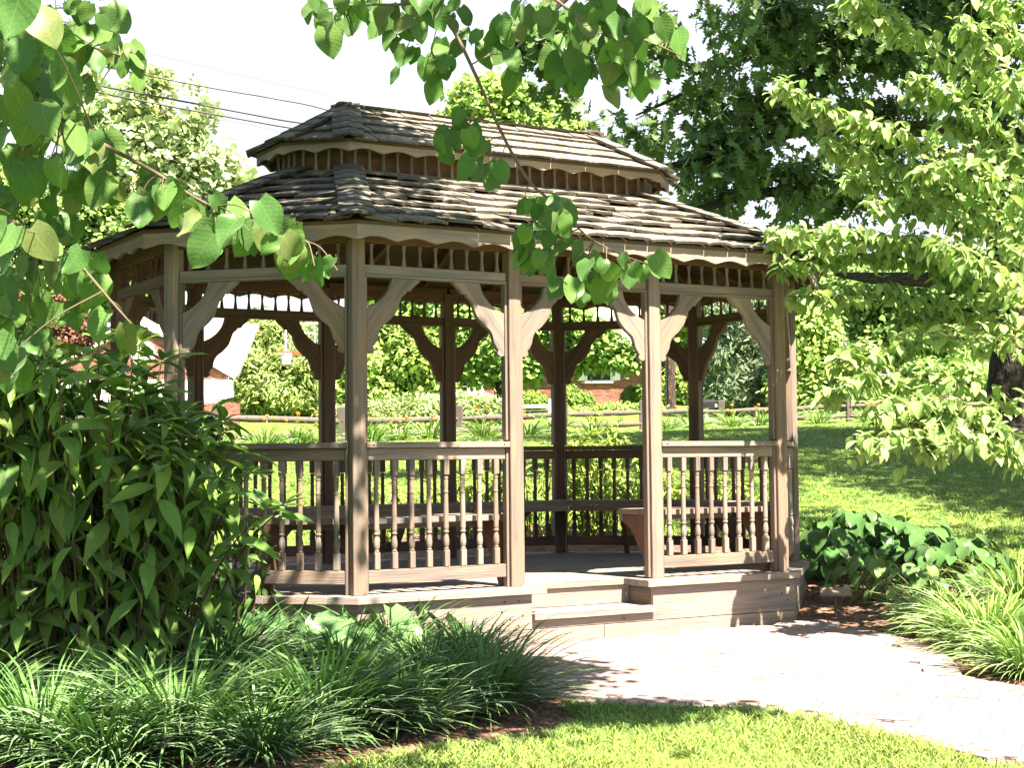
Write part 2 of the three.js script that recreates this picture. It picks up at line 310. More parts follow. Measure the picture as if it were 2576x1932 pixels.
struct('mulch_bed', sheet(range(-5.6, 1.4, 0.07), range(6.4, 11.8, 0.07), 0.010, (x, d) => inPoly(bedLeft, x + nearEdge(x, d), d + nearEdge(d, x)), 0.8, 0.015), M.mulch, 'brown mulch under the grassy clumps left of the path');
struct('mulch_bed', sheet(range(1.6, 7.6, 0.07), range(7.5, 13.2, 0.07), 0.010, (x, d) => inPoly(bedRight, x + nearEdge(x, d), d + nearEdge(d, x)), 0.8, 0.015), M.mulch, 'sunny brown mulch round the hostas right of the gazebo');
struct('mulch_bed', sheet(range(-4.2, 4.2, 0.12), range(10.5, 16.5, 0.12), 0.014, (x, d) => inPoly(bedBack, x + nearEdge(x, d), d + nearEdge(d, x)), 0.8, 0.02), M.mulch, 'brown mulch strip behind the gazebo');
const PS = 0.03, pathY = d => (d - 10.2) * (0.30 / 10.2);     // the path lies in one plane
const pathRoot = (() => {
  const s = new THREE.Shape(pathPts.map(p => new THREE.Vector2(p[0], p[1]))), g = new THREE.ShapeGeometry(s), p = g.attributes.position;
  for (let i = 0; i < p.count; i++) { const x = p.getX(i), d = p.getY(i); p.setXYZ(i, x, pathY(d) + 0.016, -d); }
  g.attributes.uv.array.forEach((v, i, a) => { a[i] = v * 2; }); g.computeVertexNormals();
  return struct('path', g, M.sand, 'pale brick path leading to the gazebo step');
})();
{ // pavers: herringbone field and a border course along the near edge
  const mats = [[0.34, 0.275, 0.275], [0.29, 0.23, 0.235], [0.37, 0.30, 0.295], [0.31, 0.24, 0.23]].map(c => std(c, { map: brickTex, bumpMap: brickTex, bumpScale: 0.003, roughness: 0.9 }));
  const bg = [0, 1, 2].map(i => rbox(0.196, 0.03, 0.096, 0, 0.012, 0, 0.004));
  const R = rng(51), spots = [], tilt = Math.atan(0.30 / 10.2), near = pathPts.slice(2, 10), side = pathPts.slice(12, 19);
  const distNear = (x, d) => { let m = 9; for (const ed of [near, side]) for (let i = 0; i < ed.length - 1; i++) { const [ax, ad] = ed[i], [bx, bd] = ed[i + 1], t = clamp(((x - ax) * (bx - ax) + (d - ad) * (bd - ad)) / ((bx - ax) ** 2 + (bd - ad) ** 2), 0, 1); m = Math.min(m, Math.hypot(x - ax - t * (bx - ax), d - ad - t * (bd - ad))); } return m; };
  const rot = GAZ.th + Math.PI / 4 - 0.15, c = Math.cos(rot), s = Math.sin(rot);
  for (let i = -60; i < 60; i++) for (let j = -60; j < 60; j++) for (const o of [0, 1]) {
    // unit of two bricks repeating along (0.1, 0.1) and (0.2, -0.2)
    const ux = i * 0.1 + j * 0.2, uy = i * 0.1 - j * 0.2;
    const lx = o ? ux + 0.15 : ux, ly = o ? uy - 0.05 : uy;
    const x = 2 + lx * c - ly * s, d = 8.8 + lx * s + ly * c;
    if (!inPoly(pathPts, x, d) || distNear(x, d) < 0.16) continue;
    const [gu, gv] = world2gaz(x, d); if (gv > -0.15 && gu > -2 && gu < 1.75) continue;
    spots.push([x, d, rot + (o ? Math.PI / 2 : 0)]);
  }
  for (const ed of [near, side]) for (let i = 0; i < ed.length - 1; i++) { const [ax, ad] = ed[i], [bx, bd] = ed[i + 1], L = Math.hypot(bx - ax, bd - ad), n = Math.floor(L / 0.1), a = Math.atan2(bd - ad, bx - ax); for (let k = 0; k < n; k++) { const t = (k + 0.5) / n, nx = -Math.sin(a), nd = Math.cos(a); spots.push([lerp(ax, bx, t) + nx * 0.09, lerp(ad, bd, t) + nd * 0.09, a + Math.PI / 2, 1]); } }
  const rest = [];
  for (const q of spots) { const [px, py] = project(V(q[0], pathY(q[1]), -q[1])); q.in = px > -40 && px < 2620 && py < 1980; q.shade = Math.hypot(q[0] - 0.5, q[1] - 8.4) + (q[3] ? -1 : 0); }
  const vis = spots.filter(q => q.in).sort((a, b) => a.shade - b.shade), mk = q => new THREE.Matrix4().makeRotationFromEuler(new THREE.Euler(tilt + rr(R, -0.012, 0.012), 0, rr(R, -0.012, 0.012))).multiply(new THREE.Matrix4().makeRotationY(q[2])).setPosition(q[0], pathY(q[1]) + 0.012 + rr(R, -0.002, 0.003), -q[1]);
  vis.forEach((q, i) => { const m = mk(q); if (i < 300) { const b = part('brick', bg[i % 3], mats[Math.floor(R() * 4)], pathRoot); b.applyMatrix4(m); } else rest.push(bg[i % 3].clone().applyMatrix4(m)); });
  spots.filter(q => !q.in && q[0] < 4.5).forEach((q, i) => rest.push(bg[i % 3].clone().applyMatrix4(mk(q))));
  if (rest.length) { const m = part('bricks', merge(rest), mats[0], pathRoot); m.userData.kind = 'stuff'; }
}

// ---------------------------------------------------------------- the gazebo
const gazebo = thing('gazebo', 'weathered wooden oval gazebo with a double shingled roof and turned balusters', 'gazebo', [GAZ.x, 0, -GAZ.d], GAZ.th);
const BAY = 1.09, RAD = 1.4425, DD = 0.845;
const posts = [[-1.5 * BAY - DD, DD], [-1.5 * BAY, 0], [-0.5 * BAY, 0], [0.5 * BAY, 0], [1.5 * BAY, 0], [1.5 * BAY + DD, DD], [1.5 * BAY + DD, 2 * RAD - DD], [1.5 * BAY, 2 * RAD], [0.5 * BAY, 2 * RAD], [-0.5 * BAY, 2 * RAD], [-1.5 * BAY, 2 * RAD], [-1.5 * BAY - DD, 2 * RAD - DD]];
const corners = [0, 1, 4, 5, 6, 7, 10, 11].map(i => posts[i]);
const CEN = 1.5 * BAY + DD - RAD;                             // ends of the ridge
// the octagon moved outwards by o (inwards when negative)
function octagon(o) { const k = (RAD + o) / RAD; return corners.map(([u, v]) => { const cx = u < 0 ? -CEN : CEN; return [cx + (u - cx) * k, RAD + (v - RAD) * k]; }); }
const P3 = (p, y) => V(p[0], y, -p[1]);
const RG = rng(2024);
{ // floor, skirt, step
  const SK = octagon(0.10), NO = octagon(0.135), nu0 = -0.475, nu1 = 0.46, ns1 = 0.40;
  const sub = part('floor', prism(octagon(-0.25).map(([u, v]) => [u, -v]), FL - 0.16, FL - 0.045), M.brown, gazebo);
  const extent = v => { const xs = []; for (let i = 0; i < 8; i++) { const [a, b] = NO[i], [c, d] = NO[(i + 1) % 8]; if ((b <= v && d >= v) || (d <= v && b >= v)) { if (Math.abs(d - b) < 1e-9) xs.push(a, c); else xs.push(a + (c - a) * (v - b) / (d - b)); } } return [Math.min(...xs), Math.max(...xs)]; };
  let v = -0.135; const w = 0.138;
  const mf = [M.floor, std([0.30, 0.255, 0.24], { map: woodTex, bumpMap: woodBump, bumpScale: 0.004 }), std([0.36, 0.31, 0.29], { map: woodTex, bumpMap: woodBump, bumpScale: 0.004 })];
  while (v < 2 * RAD + 0.12) {
    const v1 = Math.min(v + w, 2 * RAD + 0.1345), a = extent(v + 1e-4), b = extent(v1 - 1e-4), mm = mf[Math.floor(RG() * 3)], cut = v < 0.11;
    const board = (x0a, x1a, x0b, x1b) => part('floor_board', prism([[x0a, -v], [x1a, -v], [x1b, -v1], [x0b, -v1]], FL - 0.042, FL + rr(RG, -0.001, 0.001)), mm, sub);
    if (cut) { board(a[0], nu0 + 0.09, b[0], nu0 + 0.09); board(ns1, a[1], ns1, b[1]); } else board(a[0], a[1], b[0], b[1]);
    v = v1 + 0.005;
  }
  const sk = part('skirt', merge(octagon(0.06).map((p, i, A) => { const q = A[(i + 1) % 8]; return i === 1 ? null : prism([[p[0], -p[1]], [q[0], -q[1]], [q[0] * 0.98, -(RAD + (q[1] - RAD) * 0.97)], [p[0] * 0.98, -(RAD + (p[1] - RAD) * 0.97)]], -0.1, FL - 0.06); }).filter(Boolean)), M.brown, gazebo);
  for (let i = 0; i < 8; i++) {
    const p = SK[i], q = SK[(i + 1) % 8], L = Math.hypot(q[0] - p[0], q[1] - p[1]), ph = Math.atan2(q[1] - p[1], q[0] - p[0]), y0 = i > 3 && i < 7 ? -0.1 : -0.12;
    const put = (name, x0, x1, ya, yb, t = 0.03, z = 0, m = M.woodB) => { const g = rbox(x1 - x0, yb - ya, t, (x0 + x1) / 2, (ya + yb) / 2, z - t / 2, 0.003), o = part(name, g, m, sk, [p[0], 0, -p[1]], ph); return o; };
    const top = FL - 0.046;
    if (i === 1) { // front, with the notch of the step
      const n0 = nu0 - p[0], n1 = nu1 - p[0];
      put('skirt_board', 0, n0, 0.128, top); put('skirt_board', n1, L, 0.128, top); put('skirt_board', n0 + 0.002, n1 - 0.002, 0.128, 0.182, 0.029);
      put('skirt_board', 0, L * 0.52, y0, 0.124); put('skirt_board', L * 0.52 + 0.004, L, y0, 0.124);
      const td = 0.30;
      put('step_tread', n0 + 0.003, n1 - 0.003, 0.184, 0.226, td, 0.03, M.floor); put('step_riser', n0 + 0.002, n1 - 0.002, 0.228, top, 0.03, -td + 0.03, M.woodB);
      for (const [x, s] of [[n0, -1], [n1, 1]]) part('step_side', box(0.03, top - 0.19, td - 0.035, x + s * 0.0165, (top + 0.19) / 2, -td / 2 - 0.018), M.woodC, sk, [p[0], 0, -p[1]], ph);
    } else { put('skirt_board', 0, L, 0.128, top); put('skirt_board', 0, L, y0, 0.124); }
    // nail heads
    if (i === 1) { const ng = []; for (const [x, y] of [[0.06, 0.30], [0.06, 0.18], [0.10, 0.24], [n(0), 0.31], [n(0) + 0.03, 0.22], [n(0), 0.155], [L - 0.06, 0.3], [L - 0.07, 0.2], [L - 0.12, 0.25], [1.92, 0.31], [1.94, 0.2], [1.9, 0.155], [1.0, 0.31], [0.98, 0.25], [1.04, 0.2]]) ng.push(new THREE.CylinderGeometry(0.006, 0.006, 0.004, 8).rotateX(Math.PI / 2).translate(x, y, 0.001)); function n() { return nu0 - p[0] - 0.1; } const o = part('nails', merge(ng), M.hole, sk, [p[0], 0, -p[1]], ph); o.userData.kind = 'stuff'; }
  }
}
// turned baluster: square ends, rings, a long tapering shaft and a vase
function balusterGeo(h) {
  const q = 0.038, pr = [[0.012, 0], [0.019, 0.004], [0.015, 0.012], [0.013, 0.018], [0.018, 0.026], [0.0205, 0.05], [0.0185, 0.075], [0.0135, 0.10], [0.013, 0.108], [0.0185, 0.114], [0.0185, 0.122], [0.013, 0.128], [0.017, 0.134], [0.0175, 0.15], [0.0145, 0.36], [0.013, 0.372], [0.0165, 0.377], [0.0165, 0.383], [0.013, 0.389], [0.0145, 0.41], [0.0155, 0.455], [0.013, 0.462], [0.017, 0.468], [0.017, 0.474], [0.013, 0.480], [0.018, 0.488]];
  const lo = 0.105, up = 0.095, k = (h - lo - up) / 0.49, lathe = new THREE.LatheGeometry(pr.map(([r, y]) => new THREE.Vector2(r, lo + y * k)), 10); boardUV(lathe, 1);
  return merge([rbox(q, lo, q, 0, lo / 2, 0, 0.006), lathe, rbox(q, up, q, 0, h - up / 2, 0, 0.006)]);
}
function spindleGeo(h) { const pr = [[0.0, 0], [0.016, 0], [0.016, 0.02], [0.011, 0.03], [0.0165, 0.05], [0.0135, 0.12], [0.0085, 0.45], [0.0085, 0.62], [0.0125, 0.8], [0.010, 0.86], [0.0155, 0.9], [0.0155, 1], [0, 1]]; return boardUV(new THREE.LatheGeometry(pr.map(([r, y]) => new THREE.Vector2(r, y * h)), 9), 1); }
const bracketGeo = (() => {
  const s = new THREE.Shape(); s.moveTo(0.175, 0);
  s.splineThru([[0.155, -0.06], [0.115, -0.115], [0.06, -0.16], [0, -0.19]].map(p => new THREE.Vector2(...p)));
  s.lineTo(0, -0.455); s.lineTo(0.022, -0.46); s.splineThru([[0.042, -0.445], [0.036, -0.42]].map(p => new THREE.Vector2(...p))); s.lineTo(0.05, -0.405);
  s.splineThru([[0.07, -0.37], [0.078, -0.335], [0.10, -0.295], [0.15, -0.255], [0.195, -0.205], [0.215, -0.155], [0.232, -0.115], [0.262, -0.088]].map(p => new THREE.Vector2(...p)));
  s.lineTo(0.268, -0.070); s.splineThru([[0.292, -0.072], [0.312, -0.050], [0.345, -0.022], [0.365, 0]].map(p => new THREE.Vector2(...p))); s.lineTo(0.175, 0);
  return s;
})();
const braceGeo = m => { const g = new THREE.ExtrudeGeometry(bracketGeo, { depth: 0.03, bevelEnabled: true, bevelThickness: 0.003, bevelSize: 0.003, bevelSegments: 1, curveSegments: 5 }); g.translate(0, 0, -0.015); const p = g.attributes.position; const uv = new Float32Array(p.count * 2); for (let i = 0; i < p.count; i++) { const a = p.getX(i) * 0.6 + p.getY(i) * 0.8, b = p.getX(i) * 0.8 - p.getY(i) * 0.6; uv[2 * i] = a / 1.2 + m; uv[2 * i + 1] = (b + p.getZ(i)) / 0.3 + m * 3; } g.setAttribute('uv', new THREE.BufferAttribute(uv, 2)); return g; };
const RAIL = 0.915, BEAM = 1.93, PLATE = 2.125, woods = [M.wood, M.woodB, M.woodC, M.woodD, M.woodE];
const backs = [M.back, M.backB], pick = i => i > 4 && i < 12 ? backs[Math.floor(RG() * 2)] : woods[Math.floor(RG() * 5)];  // back and left end: sheltered brown wood, some shade put into the colour
for (let i = 0; i < 12; i++) { // posts, mitred to the corner at the eight corners
  const [u, v] = posts[i], a = posts[(i + 11) % 12], b = posts[(i + 1) % 12];
  const d0 = Math.atan2(v - a[1], u - a[0]), d1 = Math.atan2(b[1] - v, b[0] - u), ph = Math.abs(d1 - d0) > 3 ? (d0 + d1) / 2 + Math.PI : (d0 + d1) / 2;
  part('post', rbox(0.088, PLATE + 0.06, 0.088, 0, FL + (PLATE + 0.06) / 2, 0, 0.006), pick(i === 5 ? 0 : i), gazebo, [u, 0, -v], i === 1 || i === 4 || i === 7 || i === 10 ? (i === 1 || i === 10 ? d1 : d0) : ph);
}
const balG = [balusterGeo(RAIL - 0.11 - 0.145), balusterGeo(RAIL - 0.11 - 0.145)], spG = spindleGeo(PLATE - BEAM - 0.062), brG = [braceGeo(0.1), braceGeo(0.43), braceGeo(0.77)];
for (let i = 0; i < 12; i++) {
  const p = posts[i], q = posts[(i + 1) % 12], L0 = Math.hypot(q[0] - p[0], q[1] - p[1]), ph = Math.atan2(q[1] - p[1], q[0] - p[0]), L = L0 - 0.10;
  const mid = [(p[0] + q[0]) / 2, FL, -(p[1] + q[1]) / 2], entry = i === 2, back = i >= 5 && i <= 11 && i !== 11;
  // frieze: beam with ledge, plate and spindles
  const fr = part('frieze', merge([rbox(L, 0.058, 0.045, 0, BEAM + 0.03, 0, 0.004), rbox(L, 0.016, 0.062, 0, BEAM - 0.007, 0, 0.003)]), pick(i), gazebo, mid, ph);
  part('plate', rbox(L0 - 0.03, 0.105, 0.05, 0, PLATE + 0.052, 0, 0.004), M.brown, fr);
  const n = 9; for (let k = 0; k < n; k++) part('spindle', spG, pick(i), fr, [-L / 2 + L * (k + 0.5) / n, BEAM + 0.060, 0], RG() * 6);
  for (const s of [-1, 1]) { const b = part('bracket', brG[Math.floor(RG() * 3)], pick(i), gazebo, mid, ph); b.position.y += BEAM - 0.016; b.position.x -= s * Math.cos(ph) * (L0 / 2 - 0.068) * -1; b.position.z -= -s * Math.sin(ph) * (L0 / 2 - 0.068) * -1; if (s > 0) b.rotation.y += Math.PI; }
  for (const s of [-1, 1]) part('stile', rbox(0.018, BEAM - (entry ? 0.0 : RAIL) - 0.02, 0.05, s * (L0 / 2 - 0.056), (BEAM + (entry ? 0 : RAIL)) / 2 + (entry ? 0 : 0.0), 0, 0.003), M.woodC, fr);
  if (!entry) {
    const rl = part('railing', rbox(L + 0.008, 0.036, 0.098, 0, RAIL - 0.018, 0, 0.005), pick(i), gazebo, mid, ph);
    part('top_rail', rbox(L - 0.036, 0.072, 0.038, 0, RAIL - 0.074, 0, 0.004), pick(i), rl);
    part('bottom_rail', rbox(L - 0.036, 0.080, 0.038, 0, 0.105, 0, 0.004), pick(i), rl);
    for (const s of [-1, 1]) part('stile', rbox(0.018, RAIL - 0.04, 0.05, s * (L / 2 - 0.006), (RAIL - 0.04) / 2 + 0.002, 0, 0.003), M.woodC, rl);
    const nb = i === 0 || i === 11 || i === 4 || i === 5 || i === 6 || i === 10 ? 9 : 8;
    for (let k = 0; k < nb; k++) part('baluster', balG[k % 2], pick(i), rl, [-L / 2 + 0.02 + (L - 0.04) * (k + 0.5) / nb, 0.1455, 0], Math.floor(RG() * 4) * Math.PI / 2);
    const ngs = [-1, 1].map(s => new THREE.CylinderGeometry(0.006, 0.006, 0.003, 8).rotateX(Math.PI / 2).translate(s * (L / 2 - 0.04), RAIL - 0.018, 0.0485)); const nn = part('nails', merge(ngs), M.hole, rl); nn.userData.kind = 'stuff';
  }
}
{ // benches round the inside, each side three slats on brackets
  const inner = o => { const k = (RAD - o) / RAD; return posts.map(([u, v], i) => { if ([1, 4, 7, 10, 0, 5, 6, 11].includes(i)) { const cx = u < 0 ? -CEN : CEN; return [cx + (u - cx) * k, RAD + (v - RAD) * k]; } return [u, RAD + (v - RAD) * k]; }); };
  const sh = new THREE.Shape(); sh.moveTo(0, 0); sh.lineTo(0.34, 0); sh.lineTo(0.34, -0.05); sh.splineThru([[0.28, -0.075], [0.22, -0.12], [0.16, -0.21], [0.11, -0.27], [0.08, -0.34], [0.05, -0.40]].map(p => new THREE.Vector2(...p))); sh.lineTo(0, -0.42);
  const sg = new THREE.ExtrudeGeometry(sh, { depth: 0.036, bevelEnabled: false, curveSegments: 4 }); sg.translate(0, 0, -0.018); boardUV(sg, 1);
  for (let i = 0; i < 12; i++) {
    if (i === 2) continue; const j = (i + 1) % 12;
    const e = [0.055, 0.175, 0.18, 0.30, 0.305, 0.425], rings = e.map(inner), y = FL + 0.455;
    const quad = (A, B, y0, y1) => { const cut = (a, b, f) => [lerp(a[0], b[0], f), -lerp(a[1], b[1], f)]; return prism([cut(A[i], A[j], 0.004), cut(A[i], A[j], 0.996), cut(B[i], B[j], 0.996), cut(B[i], B[j], 0.004)], y0, y1); };
    const bench = part('bench', quad(rings[4], rings[5], y - 0.036, y), pick(), gazebo);
    part('slat', quad(rings[2], rings[3], y - 0.036, y + 0.0006), pick(), bench); part('slat', quad(rings[0], rings[1], y - 0.036, y - 0.0006), pick(), bench);
    part('bench_rail', quad(inner(0.385), inner(0.412), y - 0.085, y - 0.038), pick(), bench);
    const a = posts[i], b = posts[j], ph = Math.atan2(b[1] - a[1], b[0] - a[0]);
    const sup = i === 1 ? [0.06, 0.965] : i === 3 ? [0.035, 0.94] : [0.5];
    for (const f of sup) part('bench_bracket', sg, M.brown, bench, [lerp(a[0], b[0], f), y - 0.04, -lerp(a[1], b[1], f)].map((x, k) => k === 1 ? x : x + (k === 0 ? -Math.sin(ph) * 0.055 : -Math.cos(ph) * 0.055)), ph + Math.PI / 2);
  }
}
// roofs: deck, rafters, scalloped fascia, shingles, hip and ridge pieces
const shMat = [[0.27, 0.24, 0.205], [0.305, 0.27, 0.23], [0.225, 0.20, 0.175], [0.28, 0.26, 0.235]].map(c => std(c, { map: shingleTex, vertexColors: true, bumpMap: shingleBump, bumpScale: 0.004, roughness: 0.9 }));
const shDark = [[0.20, 0.18, 0.16], [0.225, 0.20, 0.175], [0.175, 0.155, 0.14]].map(c => std(c, { map: lichenTex, vertexColors: true, bumpMap: shingleBump, bumpScale: 0.004, roughness: 0.95 }));  // left faces: real lichen, and shade put into the darker tone
function shingleGeo(seed, len, curl) { // unit width along x, butt at z = 0
  const R = rng(seed), nx = 5, a = curl * rr(R, -0.3, 1.1), sk = rr(R, -0.008, 0.008) * (curl > 0.004 ? 1 : 0.4), lift = Math.pow(R(), 3) * 0.024 * (curl > 0.004 ? 1 : 0.25), pos = [], idx = [], uv = [], ou = R() * 5, ov = R() * 5;
  const Y = (x, z) => { const q = 1 + z / len; return a * (1 - 4 * x * x) * q + sk * x * 2 * q + lift * q * q; };
  for (const [th, flip] of [[1, 0], [0, 1]]) for (const z of [-len, -len * 0.45, 0]) for (let i = 0; i <= nx; i++) { const x = i / nx - 0.5, t = lerp(0.004, curl > 0.004 ? 0.018 : 0.015, 1 + z / len), w = 0.006 * N3(i * 1.3, seed, 2) * (z === 0 ? 1 : 0); pos.push(x, Y(x, z) + (th ? t : 0), z + w); uv.push(x * 0.22 + ou, z + ov + (th ? 0 : t)); }
  const W = nx + 1, id = (s, r, i) => s * 3 * W + r * W + i;
  for (let i = 0; i < nx; i++) { for (let r = 0; r < 2; r++) { const q = [id(0, r, i), id(0, r + 1, i), id(0, r, i + 1), id(0, r + 1, i + 1)]; idx.push(q[0], q[1], q[2], q[2], q[1], q[3]); } idx.push(id(0, 2, i), id(1, 2, i), id(0, 2, i + 1), id(0, 2, i + 1), id(1, 2, i), id(1, 2, i + 1)); }
  for (const i of [0, nx]) for (let r = 0; r < 2; r++) { const q = [id(0, r, i), id(0, r + 1, i), id(1, r, i), id(1, r + 1, i)]; i ? idx.push(q[0], q[1], q[2], q[2], q[1], q[3]) : idx.push(q[0], q[2], q[1], q[1], q[2], q[3]); }
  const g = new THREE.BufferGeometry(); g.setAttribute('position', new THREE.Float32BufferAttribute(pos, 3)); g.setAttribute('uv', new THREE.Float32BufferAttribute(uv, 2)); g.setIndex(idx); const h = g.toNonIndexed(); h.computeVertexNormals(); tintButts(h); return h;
}
function tintButts(g) { // butts and edges darker: weathered end grain plus painted shadow lines
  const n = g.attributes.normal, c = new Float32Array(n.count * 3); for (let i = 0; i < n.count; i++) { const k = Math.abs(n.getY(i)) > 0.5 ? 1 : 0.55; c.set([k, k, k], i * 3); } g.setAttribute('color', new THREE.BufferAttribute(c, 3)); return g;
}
function roof(name, o0, y0, o1, y1, rows, wid, curl, gapTop, fasciaDrop, ridgeTop) {
  const A = octagon(o0), B = ridgeTop ? corners.map(([u]) => [u < 0 ? -CEN : CEN, RAD]) : octagon(o1);
  const deckG = [], raf = [], sheetsOf = [];
  for (let i = 0; i < 8; i++) {
    const j = (i + 1) % 8, a = P3(A[i], y0), b = P3(A[j], y0), c = P3(B[j], y1), d = P3(B[i], y1);
    const X = b.clone().sub(a).normalize(), m0 = a.clone().add(b).multiplyScalar(0.5), m1 = c.clone().add(d).multiplyScalar(0.5);
    const Z = m0.clone().sub(m1); Z.addScaledVector(X, -Z.dot(X)); const len = Z.length(); Z.normalize(); const Y = new THREE.Vector3().crossVectors(Z, X).normalize();
    sheetsOf.push({ a, b, c, d, X, Y, Z, len });
    const t = Y.clone().multiplyScalar(-0.022), q = [a, b, c, d], l = q.map(p => p.clone().add(t)), tri = [];
    const f = (p, r, s) => tri.push(...p.toArray(), ...r.toArray(), ...s.toArray());
    f(a, b, c); f(a, c, d); f(l[0], l[2], l[1]); f(l[0], l[3], l[2]); f(a, l[0], b); f(b, l[0], l[1]);
    const g = new THREE.BufferGeometry(); g.setAttribute('position', new THREE.Float32BufferAttribute(tri, 3)); g.computeVertexNormals(); deckG.push(boardUV(g, 0, i * 0.13));
    // a rafter under the hip and two under the plane
    const r = (p, s) => { const v = s.clone().sub(p), L = v.length(), x = v.normalize(), zz = new THREE.Vector3().crossVectors(x, V(0, 1, 0)).normalize(), y = new THREE.Vector3().crossVectors(zz, x); const bg = box(L, 0.07, 0.035, L / 2, -0.062, 0); bg.applyMatrix4(mat4(p, x, y, zz)); raf.push(bg); };
    r(a.clone().lerp(d, 0.06), d); for (const k of (i === 1 || i === 5) ? [0.2, 0.4, 0.6, 0.8] : [0.5]) r(a.clone().lerp(b, k).lerp(d.clone().lerp(c, k), 0.06), d.clone().lerp(c, k));
  }
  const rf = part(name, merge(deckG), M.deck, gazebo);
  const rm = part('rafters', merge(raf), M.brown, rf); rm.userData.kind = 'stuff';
  // fascia boards with a scalloped lower edge
  const Fo = octagon(o0 - 0.012);
  for (let i = 0; i < 8; i++) {
    const p = Fo[i], q = Fo[(i + 1) % 8], L = Math.hypot(q[0] - p[0], q[1] - p[1]), ph = Math.atan2(q[1] - p[1], q[0] - p[0]), n = Math.max(2, Math.round(L / 0.262)), s = new THREE.Shape(), D = fasciaDrop;
    s.moveTo(0, 0.004); s.lineTo(0, -D); for (let k = 1; k <= n * 12; k++) { const t = k / 12, x = L * k / (n * 12), f = t - Math.floor(t); s.lineTo(x, -D + 0.027 * Math.pow(Math.sin(Math.PI * f), 1.2) * (k % 12 ? 1 : 0)); } s.lineTo(L, 0.004);
    const g = new THREE.ExtrudeGeometry(s, { depth: 0.022, bevelEnabled: false }); g.translate(0, 0, -0.022); boardUV(g, 0);
    part('fascia', g, i === 1 || i === 2 ? M.woodB : M.wood, rf, [p[0], y0 - 0.012, -p[1]], ph);
  }
  const geos = []; for (let k = 0; k < 9; k++) geos.push(shingleGeo(300 + k + rows * 17, sheetsOf[1].len / rows * 1.45, curl));
  const rest = [];
  for (let i = 0; i < 8; i++) {
    const { a, b, c, d, X, Y, Z, len } = sheetsOf[i], ex = (len - gapTop) / rows, show = i === 0 || i === 1 || (i === 2) || i === 7;
    for (let r = 0; r < rows; r++) {
      const t0 = r * ex / len, tm = clamp((r + 0.5) * ex / len, 0, 1), L = a.clone().lerp(d, tm), Rr = b.clone().lerp(c, tm), W = L.distanceTo(Rr);
      const l0 = a.clone().lerp(d, t0); let x = L.clone().sub(l0).dot(X), end = x + W, first = true; x += 0.0;
      while (x < end - 0.012) {
        let w = wid * rr(RG, 0.72, 1.28); if (first) { w *= rr(RG, 0.4, 1); first = false; } if (end - x - w < 0.07) w = end - x;
        const p = l0.clone().addScaledVector(X, x + w / 2).addScaledVector(Y, (curl > 0.004 ? 0.010 : 0.007) + rr(RG, 0, 0.004)).addScaledVector(Z, (r === 0 ? 0.03 : 0.004) + rr(RG, -0.010, 0.008) * (curl > 0.004 ? 1 : 0.5));
        const m = new THREE.Matrix4().makeBasis(X.clone().multiplyScalar(w - rr(RG, 0.003, 0.008)), Y, Z).multiply(new THREE.Matrix4().makeRotationX(-Math.atan2(curl > 0.004 ? 0.010 : 0.007, ex * 1.05))).setPosition(p);
        const g = geos[Math.floor(RG() * 9)], mat = i === 0 || i === 7 ? shDark[Math.floor(RG() * 3)] : shMat[Math.floor(RG() * 4)];
        if (show) part('shingle', g, mat, rf).applyMatrix4(m); else rest.push(g.clone().applyMatrix4(m));
        x += w;
      }
    }
  }
  const rs = part('shingles', merge(rest, true), shMat[0], rf); rs.userData.kind = 'stuff';
  // hip pieces: two short slabs bent over the hip
  const restHip = [], hipUp = curl > 0.004 ? 0.030 : 0.020;
  for (let i = 0; i < 8; i++) {
    const S0 = sheetsOf[(i + 7) % 8], S1 = sheetsOf[i], a = S1.a, d = S1.d, dir = d.clone().sub(a), L = dir.length() - gapTop * 0.9; dir.normalize();
    const n = Math.round(L / 0.155), gs = [];
    for (const [S, sg] of [[S0, -1], [S1, 1]]) { const y = S.Y, x = new THREE.Vector3().crossVectors(dir, y).multiplyScalar(sg).normalize(); if (x.dot(S.X) * sg < 0) x.negate(); const g = new THREE.BoxGeometry(0.11, 0.017, 0.235); g.translate(0.045, 0.024, -0.10); g.rotateX(-0.05); const z = dir.clone().negate(), xx = x, yy = y; const mm = new THREE.Matrix4().makeBasis(xx, yy, z); if (mm.determinant() < 0) { g.index.array.reverse(); } g.applyMatrix4(mm); g.computeVertexNormals(); gs.push(boardUV(g.toNonIndexed(), 0, 0.3 * i)); }
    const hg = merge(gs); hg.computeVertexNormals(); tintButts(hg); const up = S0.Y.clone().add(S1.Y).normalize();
    for (let k = 0; k < n; k++) {
      const p = a.clone().addScaledVector(dir, L * k / n - 0.02 + rr(RG, -0.01, 0.01)).addScaledVector(up, hipUp + rr(RG, 0, 0.006));
      if (i === 0 || i === 1 || i === 2 || i === 3 || i === 7) { const h = part('hip_shingle', hg, i < 2 ? shDark[Math.floor(RG() * 3)] : shMat[Math.floor(RG() * 4)], rf); h.position.copy(p); h.rotation.set(0, rr(RG, -0.02, 0.02), 0); } else restHip.push(hg.clone().translate(p.x, p.y, p.z));
    }
  }
  const rh = part('hip_shingles', merge(restHip, true), shMat[0], rf); rh.userData.kind = 'stuff';
